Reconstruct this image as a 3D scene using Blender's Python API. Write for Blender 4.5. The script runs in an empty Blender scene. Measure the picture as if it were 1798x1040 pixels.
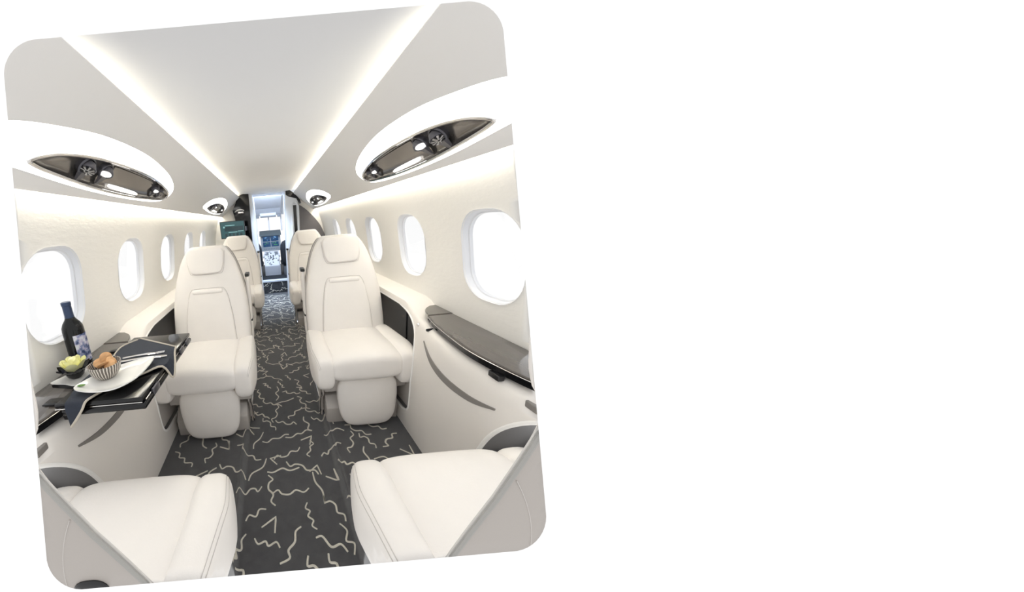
import bpy, bmesh, math, random
from mathutils import Vector, Matrix
from mathutils.geometry import delaunay_2d_cdt
random.seed(7)
SC = bpy.context.scene
COL = SC.collection
PI = math.pi

# ------------------------------------------------------------------ camera
F = 490.0
PITCH = math.atan(126 / F)
ROLL = math.radians(5.03)
CAMZ = 1.1
r0 = Vector((1, 0, 0)); d0 = Vector((0, math.cos(PITCH), -math.sin(PITCH))); u0 = Vector((0, math.sin(PITCH), math.cos(PITCH)))
right = r0 * math.cos(ROLL) - u0 * math.sin(ROLL)
up = r0 * math.sin(ROLL) + u0 * math.cos(ROLL)
cam_d = bpy.data.cameras.new('camera'); cam = bpy.data.objects.new('camera', cam_d); COL.objects.link(cam)
M = Matrix((right, up, -d0)).transposed().to_4x4(); M.translation = (0, 0, CAMZ)
cam.matrix_world = M
cam_d.sensor_fit = 'HORIZONTAL'; cam_d.sensor_width = 36
cam_d.lens = F / 1798 * 36
cam_d.shift_x = (899 - 483) / 1798
cam_d.shift_y = -(520 - 518.5) / 1798
cam_d.clip_start = 0.02
SC.camera = cam
SC.view_settings.view_transform = 'Standard'; SC.view_settings.look = 'None'
SC.view_settings.gamma = 1; SC.view_settings.use_curve_mapping = False
SC.view_settings.exposure = 0.32
SC.cycles.max_bounces = 12; SC.cycles.diffuse_bounces = 9; SC.cycles.transparent_max_bounces = 16

# ------------------------------------------------------------------ sky: plain overexposed daylight
W = bpy.data.worlds.new('daylight'); SC.world = W; W.use_nodes = True
bg = W.node_tree.nodes['Background']; bg.inputs[0].default_value = (1, 1, 1, 1); bg.inputs[1].default_value = 0.86

def area(name, loc, rot, sx, sy, power, col):
    l = bpy.data.lights.new(name, 'AREA'); l.shape = 'RECTANGLE'; l.size = sx; l.size_y = sy; l.energy = power; l.color = col
    o = bpy.data.objects.new(name, l); COL.objects.link(o); o.location = loc; o.rotation_euler = rot
    return o
vl = area('vestibule_fill', (0.02, 3.86, 1.485), (0, 0, 0), 0.30, 0.16, 6.5, (0.66, 0.81, 1.0)); vl.data.spread = math.radians(70)  # added fill light, stands in for cool daylight from the entry door
area('overhead_fill', (0.02, 4.36, 1.46), (1.15, 0, 0), 0.25, 0.05, 9.0, (0.72, 0.84, 1.0))  # added fill light aimed forward to brighten the cockpit overhead panel
area('cockpit_fill', (0.0, 4.62, 1.57), (0.3, 0, 0), 0.4, 0.2, 4.5, (0.78, 0.87, 1.0))  # added fill light that lifts the cockpit interior, not an actual fitting

# ------------------------------------------------------------------ materials
def mat(name, col, rough=0.5, metal=0.0, bump=0.0, bscale=200.0, var=0.0, vscale=8.0, coat=0.0, emit=None, es=0.0, spec=0.5, sheen=0.0, stretch=None):
    m = bpy.data.materials.new(name); m.use_nodes = True
    nt = m.node_tree; b = nt.nodes['Principled BSDF']
    b.inputs['Base Color'].default_value = (*col, 1); b.inputs['Roughness'].default_value = rough; b.inputs['Metallic'].default_value = metal
    b.inputs['Coat Weight'].default_value = coat; b.inputs['Coat Roughness'].default_value = 0.05
    b.inputs['Specular IOR Level'].default_value = spec; b.inputs['Sheen Weight'].default_value = sheen
    tc = nt.nodes.new('ShaderNodeTexCoord'); src = tc.outputs['Object']
    if stretch:
        mp = nt.nodes.new('ShaderNodeMapping'); mp.inputs['Scale'].default_value = stretch; nt.links.new(src, mp.inputs[0]); src = mp.outputs[0]
    if var > 0:
        n = nt.nodes.new('ShaderNodeTexNoise'); n.inputs['Scale'].default_value = vscale; n.inputs['Detail'].default_value = 5
        nt.links.new(src, n.inputs['Vector'])
        r = nt.nodes.new('ShaderNodeValToRGB')
        r.color_ramp.elements[0].position = 0.3; r.color_ramp.elements[1].position = 0.7
        r.color_ramp.elements[0].color = (*[c * (1 - var) for c in col], 1); r.color_ramp.elements[1].color = (*[min(1, c * (1 + var)) for c in col], 1)
        nt.links.new(n.outputs['Fac'], r.inputs[0]); nt.links.new(r.outputs[0], b.inputs['Base Color'])
    if bump > 0:
        n = nt.nodes.new('ShaderNodeTexNoise'); n.inputs['Scale'].default_value = bscale; n.inputs['Detail'].default_value = 4
        nt.links.new(src, n.inputs['Vector'])
        bp = nt.nodes.new('ShaderNodeBump'); bp.inputs['Strength'].default_value = bump; bp.inputs['Distance'].default_value = 0.003
        nt.links.new(n.outputs['Fac'], bp.inputs['Height']); nt.links.new(bp.outputs[0], b.inputs['Normal'])
    if emit:
        b.inputs['Emission Color'].default_value = (*emit, 1); b.inputs['Emission Strength'].default_value = es
    return m

LEATHER = mat('white_leather', (0.83, 0.795, 0.755), 0.42, bump=0.12, bscale=260, var=0.02)
SHELL = mat('taupe_seat_shell', (0.42, 0.385, 0.355), 0.5, bump=0.08, bscale=300)
THREAD = mat('grey_thread', (0.56, 0.53, 0.50), 0.8)
CORD = mat('pale_grey_cord', (0.62, 0.60, 0.57), 0.6)
SEAM = mat('seam_shadow_thread', (0.50, 0.47, 0.44), 0.8)
PIPING = mat('grey_piping', (0.36, 0.35, 0.33), 0.7, bump=0.3, bscale=900)
BASEM = mat('seat_base_paint', (0.47, 0.44, 0.41), 0.35)
CHROME = mat('polished_metal', (0.72, 0.70, 0.68), 0.12, 1.0)
BLACK = mat('black_plastic', (0.012, 0.012, 0.013), 0.3)
GLOSSBLACK = mat('piano_black', (0.004, 0.004, 0.005), 0.10, spec=0.4)
WALLM = mat('cream_sidewall', (0.88, 0.86, 0.815), 0.55, bump=0.35, bscale=26, stretch=(1, 1, 2.6))
LOWERM = mat('cream_lower_panel', (0.80, 0.765, 0.72), 0.45, bump=0.05, bscale=150)
CEILM = mat('ivory_ceiling', (0.92, 0.91, 0.90), 0.5)
BINM = mat('ivory_bin', (0.81, 0.80, 0.79), 0.45)
REVEAL = mat('window_reveal', (0.78, 0.795, 0.83), 0.4)
RIMW = mat('white_rim', (0.90, 0.89, 0.86), 0.35)
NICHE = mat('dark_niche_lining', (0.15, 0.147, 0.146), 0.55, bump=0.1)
NICHEL = mat('beige_niche_panel', (0.66, 0.62, 0.58), 0.5)
SLOT = mat('grey_slot', (0.22, 0.205, 0.19), 0.4)
LID = mat('brown_gloss_veneer', (0.10, 0.088, 0.078), 0.16, coat=0.5, var=0.12, vscale=14, stretch=(6, 1, 6))
CARPET = mat('charcoal_carpet', (0.044, 0.044, 0.048), 0.95, bump=1.0, bscale=900, var=0.28, vscale=30, sheen=0.45, spec=0.1)
YARN = mat('cream_yarn', (0.66, 0.63, 0.55), 0.95, bump=0.8, bscale=1200, var=0.1, vscale=200, spec=0.1)
LEDCEIL = mat('cove_led', (0.9, 0.9, 0.8), 0.5, emit=(1.0, 0.955, 0.84), es=3.6)
LEDWALL = mat('wash_led', (0.9, 0.9, 0.8), 0.5, emit=(1.0, 0.96, 0.87), es=11.0)
HALO = mat('lit_diffuser', (0.9, 0.9, 0.9), 0.5, emit=(1.0, 0.985, 0.95), es=3.0)
LAMPL = mat('reading_lens', (0.9, 0.9, 0.9), 0.2, emit=(1, 1, 0.97), es=1.5)
DISH = mat('smoked_metal', (0.20, 0.185, 0.17), 0.16, 0.75)
STEEL = mat('brushed_steel', (0.45, 0.44, 0.43), 0.3, 0.9)
KNOB = mat('dark_gunmetal', (0.09, 0.088, 0.10), 0.28, 0.6)
NAVY = mat('navy_linen', (0.013, 0.019, 0.034), 0.85, bump=0.6, bscale=900, var=0.2, vscale=60, sheen=0.1)
HEM = mat('beige_hem', (0.55, 0.50, 0.42), 0.8, bump=0.5, bscale=900)
CHINA = mat('white_china', (0.88, 0.87, 0.83), 0.12, coat=0.4)
BREAD = mat('toasted_cracker', (0.62, 0.36, 0.17), 0.8, bump=0.7, bscale=120, var=0.25, vscale=50)
ROSE = mat('yellow_petal', (0.92, 0.90, 0.52), 0.55, var=0.1, vscale=25)
LEAF = mat('green_leaf', (0.10, 0.22, 0.04), 0.5)
BOTTLE = mat('dark_bottle_glass', (0.004, 0.005, 0.005), 0.06, spec=0.35)
FOIL = mat('navy_foil', (0.03, 0.05, 0.105), 0.28, 0.3)
GREYPAN = mat('grey_bulkhead_fabric', (0.16, 0.15, 0.155), 0.7, bump=0.3, bscale=500)
COOLW = mat('cool_white_laminate', (0.78, 0.81, 0.86), 0.35)
COOLG = mat('light_grey_cockpit_plastic', (0.62, 0.65, 0.71), 0.5)
MIDG = mat('mid_grey_cockpit_plastic', (0.20, 0.22, 0.25), 0.5)
PANELG = mat('avionics_panel_grey', (0.30, 0.34, 0.38), 0.5)
GSHIELD = mat('dark_teal_glareshield', (0.09, 0.115, 0.13), 0.8)
DARKF = mat('dark_cockpit_fabric', (0.02, 0.024, 0.032), 0.8)

def two_tone(name, build):
    m = bpy.data.materials.new(name); m.use_nodes = True
    build(m.node_tree, m.node_tree.nodes['Principled BSDF']); return m
def label_nodes(nt, b):
    tc = nt.nodes.new('ShaderNodeTexCoord'); n = nt.nodes.new('ShaderNodeTexNoise'); n.inputs['Scale'].default_value = 55; n.inputs['Detail'].default_value = 3
    r = nt.nodes.new('ShaderNodeValToRGB'); nt.links.new(tc.outputs['Object'], n.inputs['Vector']); nt.links.new(n.outputs['Fac'], r.inputs[0])
    e = r.color_ramp.elements
    e[0].position = 0.38; e[0].color = (0.04, 0.06, 0.16, 1); e[1].position = 0.62; e[1].color = (0.70, 0.72, 0.78, 1)
    x = e.new(0.48); x.color = (0.25, 0.30, 0.48, 1); x = e.new(0.53); x.color = (0.50, 0.46, 0.60, 1)
    nt.links.new(r.outputs[0], b.inputs['Base Color']); b.inputs['Roughness'].default_value = 0.5
LABELM = two_tone('bottle_label_print', label_nodes)
def bowl_nodes(nt, b):
    tc = nt.nodes.new('ShaderNodeTexCoord'); s = nt.nodes.new('ShaderNodeSeparateXYZ'); nt.links.new(tc.outputs['Object'], s.inputs[0])
    a = nt.nodes.new('ShaderNodeMath'); a.operation = 'ARCTAN2'; nt.links.new(s.outputs[1], a.inputs[0]); nt.links.new(s.outputs[0], a.inputs[1])
    k = nt.nodes.new('ShaderNodeMath'); k.operation = 'MULTIPLY'; k.inputs[1].default_value = 34; nt.links.new(a.outputs[0], k.inputs[0])
    n = nt.nodes.new('ShaderNodeTexNoise'); n.inputs['Scale'].default_value = 60; nt.links.new(tc.outputs['Object'], n.inputs['Vector'])
    k2 = nt.nodes.new('ShaderNodeMath'); k2.operation = 'MULTIPLY_ADD'; k2.inputs[1].default_value = 3.0; nt.links.new(n.outputs['Fac'], k2.inputs[0]); nt.links.new(k.outputs[0], k2.inputs[2])
    c = nt.nodes.new('ShaderNodeMath'); c.operation = 'SINE'; nt.links.new(k2.outputs[0], c.inputs[0])
    r = nt.nodes.new('ShaderNodeValToRGB'); nt.links.new(c.outputs[0], r.inputs[0])
    e = r.color_ramp.elements; e[0].position = 0.25; e[0].color = (0.12, 0.10, 0.085, 1); e[1].position = 0.6; e[1].color = (0.66, 0.62, 0.55, 1)
    nt.links.new(r.outputs[0], b.inputs['Base Color']); b.inputs['Roughness'].default_value = 0.35
STRIPED = two_tone('striped_bowl_glaze', bowl_nodes)
GLASS = bpy.data.materials.new('window_pane_glass'); GLASS.use_nodes = True
nt = GLASS.node_tree; nt.nodes.remove(nt.nodes['Principled BSDF'])
tr = nt.nodes.new('ShaderNodeBsdfTransparent'); gl = nt.nodes.new('ShaderNodeBsdfGlossy'); gl.inputs['Roughness'].default_value = 0.02
mx = nt.nodes.new('ShaderNodeMixShader'); mx.inputs[0].default_value = 0.05
nt.links.new(tr.outputs[0], mx.inputs[1]); nt.links.new(gl.outputs[0], mx.inputs[2]); nt.links.new(mx.outputs[0], nt.nodes['Material Output'].inputs[0])
def screen(name, col, es): return mat(name, (0.01, 0.012, 0.015), 0.15, emit=col, es=es)
SCR_TEAL = screen('teal_screen', (0.022, 0.072, 0.078), 1.0)
SCR_PALE = screen('pale_screen_text', (0.22, 0.42, 0.42), 1.0)
SCR_DARK = screen('dark_screen_block', (0.012, 0.030, 0.034), 1.0)
SCR_BLUE = screen('blue_avionics', (0.014, 0.05, 0.13), 1.0)
SCR_SKY = screen('light_blue_avionics', (0.12, 0.28, 0.52), 1.0)
SCR_GRN = screen('green_avionics', (0.04, 0.24, 0.10), 1.0)

# ------------------------------------------------------------------ mesh helpers
def mk(name, verts, faces, m, parent=None, smooth=True, loc=None):
    me = bpy.data.meshes.new(name); me.from_pydata([tuple(v) for v in verts], [], faces); me.update()
    bm = bmesh.new(); bm.from_mesh(me); bmesh.ops.remove_doubles(bm, verts=bm.verts, dist=1e-6); bmesh.ops.recalc_face_normals(bm, faces=bm.faces); bm.to_mesh(me); bm.free()
    me.materials.append(m)
    if smooth:
        me.polygons.foreach_set('use_smooth', [True] * len(me.polygons))
        me.set_sharp_from_angle(angle=math.radians(38))
    o = bpy.data.objects.new(name, me); COL.objects.link(o)
    if parent: o.parent = parent
    if loc: o.location = loc
    return o
class MB:
    def __init__(s): s.v = []; s.f = []
    def add(s, v, f):
        n = len(s.v); s.v += [tuple(x) for x in v]; s.f += [tuple(i + n for i in q) for q in f]; return s
    def build(s, name, m, parent=None, smooth=True, loc=None): return mk(name, s.v, s.f, m, parent, smooth, loc)
def box_vf(x0, x1, y0, y1, z0, z1, b=0.0):
    if b <= 0:
        v = [(x, y, z) for x in (x0, x1) for y in (y0, y1) for z in (z0, z1)]
        return v, [(0, 1, 3, 2), (4, 6, 7, 5), (0, 4, 5, 1), (2, 3, 7, 6), (0, 2, 6, 4), (1, 5, 7, 3)]
    bm = bmesh.new()
    v, f = box_vf(x0, x1, y0, y1, z0, z1)
    bv = [bm.verts.new(p) for p in v]
    for q in f: bm.faces.new([bv[i] for i in q])
    bmesh.ops.recalc_face_normals(bm, faces=bm.faces)
    bmesh.ops.bevel(bm, geom=list(bm.edges), offset=b, segments=3, profile=0.5, affect='EDGES')
    bm.verts.index_update()
    out = [tuple(p.co) for p in bm.verts], [tuple(x.index for x in fc.verts) for fc in bm.faces]
    bm.free(); return out
def box(name, x0, x1, y0, y1, z0, z1, m, parent=None, b=0.004, loc=None):
    v, f = box_vf(x0, x1, y0, y1, z0, z1, b); return mk(name, v, f, m, parent, True, loc)
def tube_vf(path, r, n=8, closed=False):
    P = [Vector(p) for p in path]; v = []; f = []; N = len(P)
    prev = None
    for i, p in enumerate(P):
        a = P[(i - 1) % N] if (closed or i > 0) else p; b = P[(i + 1) % N] if (closed or i < N - 1) else p
        t = (b - a).normalized()
        if prev is None: prev = t.orthogonal()
        nrm = (prev - t * prev.dot(t)).normalized(); prev = nrm; bn = t.cross(nrm)
        rr = r[i] if isinstance(r, (list, tuple)) else r
        for k in range(n):
            a2 = 2 * PI * k / n; v.append(p + (nrm * math.cos(a2) + bn * math.sin(a2)) * rr)
    for i in range(N if closed else N - 1):
        j = (i + 1) % N
        for k in range(n): f.append((i * n + k, i * n + (k + 1) % n, j * n + (k + 1) % n, j * n + k))
    if not closed: f.append(tuple(range(n))[::-1]); f.append(tuple((N - 1) * n + k for k in range(n)))
    return v, f
def tube(name, path, r, m, parent=None, n=8, closed=False):
    v, f = tube_vf(path, r, n, closed); return mk(name, v, f, m, parent)
def lathe_vf(prof, n=32, c=(0, 0, 0), ax=None):
    """prof: (r, z) list; revolve round z through c, or round the axis frame ax=(u,v,w)."""
    v = []; f = []
    U, V, Wd = ax if ax else (Vector((1, 0, 0)), Vector((0, 1, 0)), Vector((0, 0, 1)))
    c = Vector(c)
    for r, z in prof:
        for k in range(n):
            a = 2 * PI * k / n; v.append(c + U * (r * math.cos(a)) + V * (r * math.sin(a)) + Wd * z)
    for i in range(len(prof) - 1):
        for k in range(n): f.append((i * n + k, i * n + (k + 1) % n, (i + 1) * n + (k + 1) % n, (i + 1) * n + k))
    if prof[0][0] > 1e-6: f.append(tuple(range(n))[::-1])
    if prof[-1][0] > 1e-6: f.append(tuple((len(prof) - 1) * n + k for k in range(n)))
    return v, f
def smooth_closed(pts, n):
    """closed Catmull-Rom through 2D points, n samples per span"""
    out = []; N = len(pts)
    for i in range(N):
        p0, p1, p2, p3 = [Vector(pts[(i + k) % N]) for k in (-1, 0, 1, 2)]
        for j in range(n):
            t = j / n
            out.append(0.5 * ((2 * p1) + (p2 - p0) * t + (2 * p0 - 5 * p1 + 4 * p2 - p3) * t * t + (3 * p1 - p0 - 3 * p2 + p3) * t ** 3))
    return out
def spline(pts, n):
    out = []; N = len(pts); P = [Vector(p) for p in pts]
    for i in range(N - 1):
        p0 = P[max(0, i - 1)]; p1 = P[i]; p2 = P[i + 1]; p3 = P[min(N - 1, i + 2)]
        for j in range(n):
            t = j / n
            out.append(0.5 * ((2 * p1) + (p2 - p0) * t + (2 * p0 - 5 * p1 + 4 * p2 - p3) * t * t + (3 * p1 - p0 - 3 * p2 + p3) * t ** 3))
    out.append(P[-1]); return out
def prism_vf(pts, place, h0, h1):
    """outline pts extruded between heights h0 and h1; place(p, h) -> 3D"""
    n = len(pts); v = [place(p, h0) for p in pts] + [place(p, h1) for p in pts]
    f = [(i, (i + 1) % n, n + (i + 1) % n, n + i) for i in range(n)] + [tuple(range(n))[::-1], tuple(range(n, 2 * n))]
    return v, f
def shrink(pts, d):
    """offset a closed 2D outline inwards by d"""
    n = len(pts); A = sum(pts[i][0] * pts[(i + 1) % n][1] - pts[(i + 1) % n][0] * pts[i][1] for i in range(n)); s = 1 if A > 0 else -1
    out = []
    for i in range(n):
        t = (Vector(pts[(i + 1) % n]) - Vector(pts[i - 1])).normalized(); out.append(Vector(pts[i]) + Vector((-t.y, t.x)) * d * s)
    return out
def interp(tab, x):
    if x <= tab[0][0]: return tab[0][1]
    for (a, b), (c, d) in zip(tab, tab[1:]):
        if x <= c:
            t = (x - a) / (c - a); return b + (d - b) * t
    return tab[-1][1]
def sp(c, p): return math.copysign(abs(c) ** (2 / p), c)
def w_rows(q, rows):
    """end-rounded sampling: even spacing over the middle, dense towards both ends"""
    nh = max(3, rows // 2); n1 = max(1, nh // 2); wc = 0.86 if q > 3 else 0.5; bc = math.asin(wc ** (q / 2)); b1 = PI / 2 * 0.97
    h = [wc * i / n1 for i in range(n1)] + [math.sin(bc + (b1 - bc) * i / (nh - n1)) ** (2 / q) for i in range(nh - n1 + 1)]
    w = [-x for x in h[::-1]][:-1] + h
    return [(x, max(0.0, 1 - abs(x) ** q) ** (1 / q)) for x in w]
def pillow_vf(w0, w1, hw, cen, dep, place, p=3.0, q=6.0, n=56, rows=34, kh=1.0, bulge=0.0):
    v = []; f = []; R = 0
    for wn, E in w_rows(q, rows):
        w = (w0 + w1) / 2 + (w1 - w0) / 2 * wn
        h = (hw(w) if callable(hw) else hw) * (1 + (E - 1) * kh); c = cen(w) if callable(cen) else cen; d = (dep(w) if callable(dep) else dep) * E
        for k in range(n):
            a = 2 * PI * k / n
            uu = sp(math.cos(a), p); dd = sp(math.sin(a), p)
            v.append(place(c + h * uu, d * dd * (1 + bulge * (1 - uu * uu) * (1 - wn * wn)), w))
        R += 1
    for j in range(R - 1):
        for k in range(n): f.append((j * n + k, j * n + (k + 1) % n, (j + 1) * n + (k + 1) % n, (j + 1) * n + k))
    f.append(tuple(range(n))[::-1]); f.append(tuple((R - 1) * n + k for k in range(n)))
    return v, f
def pillow_path(ang, w0, w1, hw, cen, dep, place, p=3.0, q=6.0, n=40, kh=1.0, off=0.0, b0=-0.9, b1=0.9):
    out = []
    lo = math.copysign(abs(math.sin(PI / 2 * b0)) ** (2 / q), b0); hi = math.copysign(abs(math.sin(PI / 2 * b1)) ** (2 / q), b1)
    for wn, E in w_rows(q, n):
        if wn < lo or wn > hi: continue
        w = (w0 + w1) / 2 + (w1 - w0) / 2 * wn
        h = (hw(w) if callable(hw) else hw) * (1 + (E - 1) * kh) + off; c = cen(w) if callable(cen) else cen; d = (dep(w) if callable(dep) else dep) * E + off
        out.append(place(c + h * sp(math.cos(ang), p), d * sp(math.sin(ang), p), w))
    return out
def boolean(o, cutters):
    for c in cutters:
        md = o.modifiers.new('cut', 'BOOLEAN'); md.operation = 'DIFFERENCE'; md.object = c; md.solver = 'EXACT'
    bpy.context.view_layer.update()
    dg = bpy.context.evaluated_depsgraph_get()
    me = bpy.data.meshes.new_from_object(o.evaluated_get(dg))
    o.modifiers.clear(); o.data = me
    for c in cutters: bpy.data.objects.remove(c)
def empty(name, loc=(0, 0, 0), rz=0.0):
    o = bpy.data.objects.new(name, None); o.empty_display_size = 0.05; COL.objects.link(o); o.location = loc; o.rotation_euler = (0, 0, rz); return o
def tag(o, label=None, cat=None, group=None, kind=None):
    if label: o['label'] = label
    if cat: o['category'] = cat
    if group: o['group'] = group
    if kind: o['kind'] = kind
    return o
def copy_tree(o, parent=None):
    c = o.copy(); COL.objects.link(c)
    if parent: c.parent = parent
    for ch in list(o.children): copy_tree(ch, c)
    return c

# ------------------------------------------------------------------ floor
def floor_z(x):
    a = abs(x)
    t = min(1, max(0, (a - 0.198) / 0.028)); return 0.026 * t * t * (3 - 2 * t) + 0.010 * math.exp(-((a - 0.222) / 0.009) ** 2)
xs = [-0.66, -0.5, -0.35] + [-0.246 + 0.004 * i for i in range(13)] + [-0.19, 0, 0.19] + [0.198 + 0.004 * i for i in range(13)] + [0.35, 0.5, 0.66]
ys = [0.2 + 0.2 * i for i in range(22)]
ys[-1] = 4.42
mb = MB(); nx = len(xs)
mb.add([(x, y, floor_z(x)) for y in ys for x in xs], [(j * nx + i, j * nx + i + 1, (j + 1) * nx + i + 1, (j + 1) * nx + i) for j in range(len(ys) - 1) for i in range(nx - 1)])
mb.add([(x, y, -0.05) for y in (ys[0], ys[-1]) for x in (xs[0], xs[-1])], [(0, 2, 3, 1)])
floor = mb.build('floor', CARPET); tag(floor, kind='structure', label='charcoal patterned aisle carpet with raised side strips')
# squiggle yarns
def ribbon_vf(path, w):
    v = []; f = []; n = len(path)
    for i, p in enumerate(path):
        a = path[max(0, i - 1)]; b = path[min(n - 1, i + 1)]; t = Vector((b[0] - a[0], b[1] - a[1])).normalized(); nrm = Vector((-t.y, t.x))
        ww = w * (0.75 + 0.25 * math.sin(PI * i / (n - 1)))
        for s, h in ((-1, 0.0005), (-0.6, 0.0025), (0.6, 0.0025), (1, 0.0005)):
            x = p[0] + nrm.x * ww * s; y = p[1] + nrm.y * ww * s; v.append((x, y, floor_z(x) + h))
    for i in range(n - 1):
        for k in range(3): f.append((i * 4 + k, i * 4 + k + 1, i * 4 + k + 5, i * 4 + k + 4))
    return v, f
def squiggle(cx, cy, kind, L, ang):
    if kind == 0:   # long wriggling thread with small steps
        n = random.randint(3, 6); pts = []; x = -L / 2; s = random.choice((-1, 1)); sl = random.uniform(-.35, .35)
        for i in range(n + 1):
            pts.append((x, sl * x + s * 0.0085 * (1 if i % 2 else -1) * random.uniform(0.2, 1.5))); x += L / n * random.uniform(0.7, 1.3)
        pts = [tuple(p) for p in spline([Vector((*p, 0)) for p in pts], 5)]
    elif kind == 1:  # open vee
        pts = [(-L * 0.45, 0.0), (0, random.uniform(0.012, 0.03)), (-L * 0.38, 0.055)]
        pts = [(*(Vector(pts[0]).lerp(Vector(pts[1]), t / 5)),) for t in range(5)] + [(*(Vector(pts[1]).lerp(Vector(pts[2]), t / 5)),) for t in range(6)]
    else:            # S bend with a hooked end
        k = random.choice((-1, 1))
        pts = [(-L * .5, -.03 * k), (-L * .38, -.008 * k), (-L * .15, -.012 * k), (0.0, .012 * k), (L * .22, .016 * k), (L * .36, .002 * k), (L * .5, .026 * k)]
        pts = [tuple(p) for p in spline([Vector((*p, 0)) for p in pts], 4)]
    c, s_ = math.cos(ang), math.sin(ang)
    return [(cx + p[0] * c - p[1] * s_, cy + p[0] * s_ + p[1] * c) for p in pts]
mb = MB(); cell = 0.100
for j in range(40):
    for i in range(-6, 7):
        x = i * cell + (0.05 if j % 2 else 0) + random.uniform(-.018, .018); y = 0.34 + j * cell + random.uniform(-.018, .018)
        if abs(x) > 0.56 or y > 4.3: continue
        path = squiggle(x, y, random.choices((0, 1, 2), (5, 1.0, 4))[0], random.uniform(0.085, 0.155), random.uniform(0, 2 * PI))
        if max(abs(p[0]) for p in path) > 0.6: continue
        mb.add(*ribbon_vf(path, random.uniform(0.0034, 0.0044)))
yarn = mb.build('carpet_squiggle', YARN, floor); tag(yarn, label='pale wriggling yarn lines tufted into the carpet', kind='stuff')

# ------------------------------------------------------------------ side walls with windows
WP = [(0.50, 0.792), (0.62, 0.790), (0.70, 0.787), (0.78, 0.783), (0.86, 0.777), (0.94, 0.767), (1.02, 0.750), (1.10, 0.728), (1.18, 0.704), (1.25, 0.690), (1.302, 0.688)]
WP = [(p.x, p.y) for p in spline([Vector((a, b, 0)) for a, b in WP], 4)]
def wall_x(z): return interp(WP, z)
WY = [0.972 + 0.56 * i for i in range(5)]
def win_outline(cy, dw=0.0):
    hw, z0, z1, r = 0.139 + dw, 0.757 - dw, 1.084 + dw, 0.112 + dw
    pts = []
    for (a, b, st) in ((cy + hw - r, z1 - r, 0), (cy - hw + r, z1 - r, 90), (cy - hw + r, z0 + r, 180), (cy + hw - r, z0 + r, 270)):
        for k in range(9): an = math.radians(st + k * 90 / 8); pts.append((a + r * math.cos(an), b + r * math.sin(an)))
    return pts
def profile_solid(prof_in, prof_out, y0, y1, ny, s):
    ring = [(s * x, z) for z, x in prof_in] + [(s * x, z) for z, x in reversed(prof_out)]
    n = len(ring); v = []; f = []
    for j in range(ny + 1):
        y = y0 + (y1 - y0) * j / ny; v += [(x, y, z) for x, z in ring]
    for j in range(ny):
        for k in range(n): f.append((j * n + k, j * n + (k + 1) % n, (j + 1) * n + (k + 1) % n, (j + 1) * n + k))
    f.append(tuple(range(n))); f.append(tuple(ny * n + k for k in range(n))[::-1])
    return v, f
nwin = 0
for s, side in ((-1, 'left'), (1, 'right')):
    v, f = profile_solid(WP, [(z, x + 0.030) for z, x in WP], 0.15, 4.02, 96, s)
    w = mk('wall_' + side, v, f, WALLM); tag(w, kind='structure', label='cream %s-hand cabin sidewall with oval windows' % side)
    cut = []
    for cy in WY:
        v, f = prism_vf(win_outline(cy), lambda p, h: (s * h, p[0], p[1]), 0.5, 1.0); cut.append(mk('cutter', v, f, REVEAL, smooth=False))
    boolean(w, cut)
    w.data.polygons.foreach_set('use_smooth', [True] * len(w.data.polygons)); w.data.set_sharp_from_angle(angle=math.radians(30))
    for i, cy in enumerate(WY):
        nwin += 1
        root = empty('window_%d' % nwin, (0, 0, 0)); tag(root, kind='structure')
        # reveal liner: stepped ring from the wall face outwards
        O = win_outline(cy, -0.0005); N = len(O); v = []; f = []
        steps = [(0.004, -0.006), (0.0005, -0.002), (-0.003, 0.008), (-0.005, 0.016), (-0.010, 0.018), (-0.011, 0.030), (0.0, 0.032)]
        for dw, h in steps:
            for p in win_outline(cy, dw - 0.0005): v.append((s * (wall_x(p[1]) + h + 0.003), p[0], p[1]))
        for a in range(len(steps) - 1):
            for k in range(N): f.append((a * N + k, a * N + (k + 1) % N, (a + 1) * N + (k + 1) % N, (a + 1) * N + k))
        mk('window_frame', v, f, REVEAL, root)
        v = []; f = []
        for h in (0.022, 0.025):
            for p in win_outline(cy, -0.0105): v.append((s * (wall_x(p[1]) + h), p[0], p[1]))
        f = [tuple(range(N)), tuple(range(N, 2 * N))[::-1]] + [(k, (k + 1) % N, N + (k + 1) % N, N + k) for k in range(N)]
        mk('window_pane', v, f, GLASS, root)

# ------------------------------------------------------------------ ceiling, bins
prof = [(-0.414, 1.519), (-0.36, 1.517), (-0.28, 1.508), (-0.15, 1.503), (0, 1.502), (0.15, 1.503), (0.28, 1.508), (0.36, 1.517), (0.414, 1.519)]
ring = prof + [(0.414, 1.54), (-0.414, 1.54)]
n = len(ring); v = [(x, y, z) for y in (0.3, 4.02) for x, z in ring]
f = [(k, (k + 1) % n, n + (k + 1) % n, n + k) for k in range(n)] + [tuple(range(n)), tuple(range(n, 2 * n))[::-1]]
c = mk('ceiling', v, f, CEILM); tag(c, kind='structure', label='smooth ivory centre ceiling panel')
DIR = Vector((-0.27, 0.233)).normalized(); NRM = Vector((-DIR.y, DIR.x))   # along the slope; NRM points down into the cabin
if NRM.y > 0: NRM = -NRM
def bin_pt(s, y, t, h):
    p = Vector((0.63, 1.24)) + DIR * t + NRM * h; return Vector((s * p.x, y, p.y))
HALO_O = [(.575, .10), (.64, .160), (.771, .200), (.947, .231), (1.2, .241), (1.45, .217), (1.62, .178), (1.708, .128), (1.685, .066), (1.55, .036), (1.25, .027), (.97, .036), (.76, .055), (.63, .070)]
PSU_O = [(.742, .086), (.765, .108), (.83, .136), (.973, .161), (1.2, .170), (1.42, .160), (1.60, .133), (1.672, .108), (1.682, .082), (1.64, .060), (1.45, .045), (1.25, .040), (1.03, .047), (.83, .066), (.765, .076)]
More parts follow.
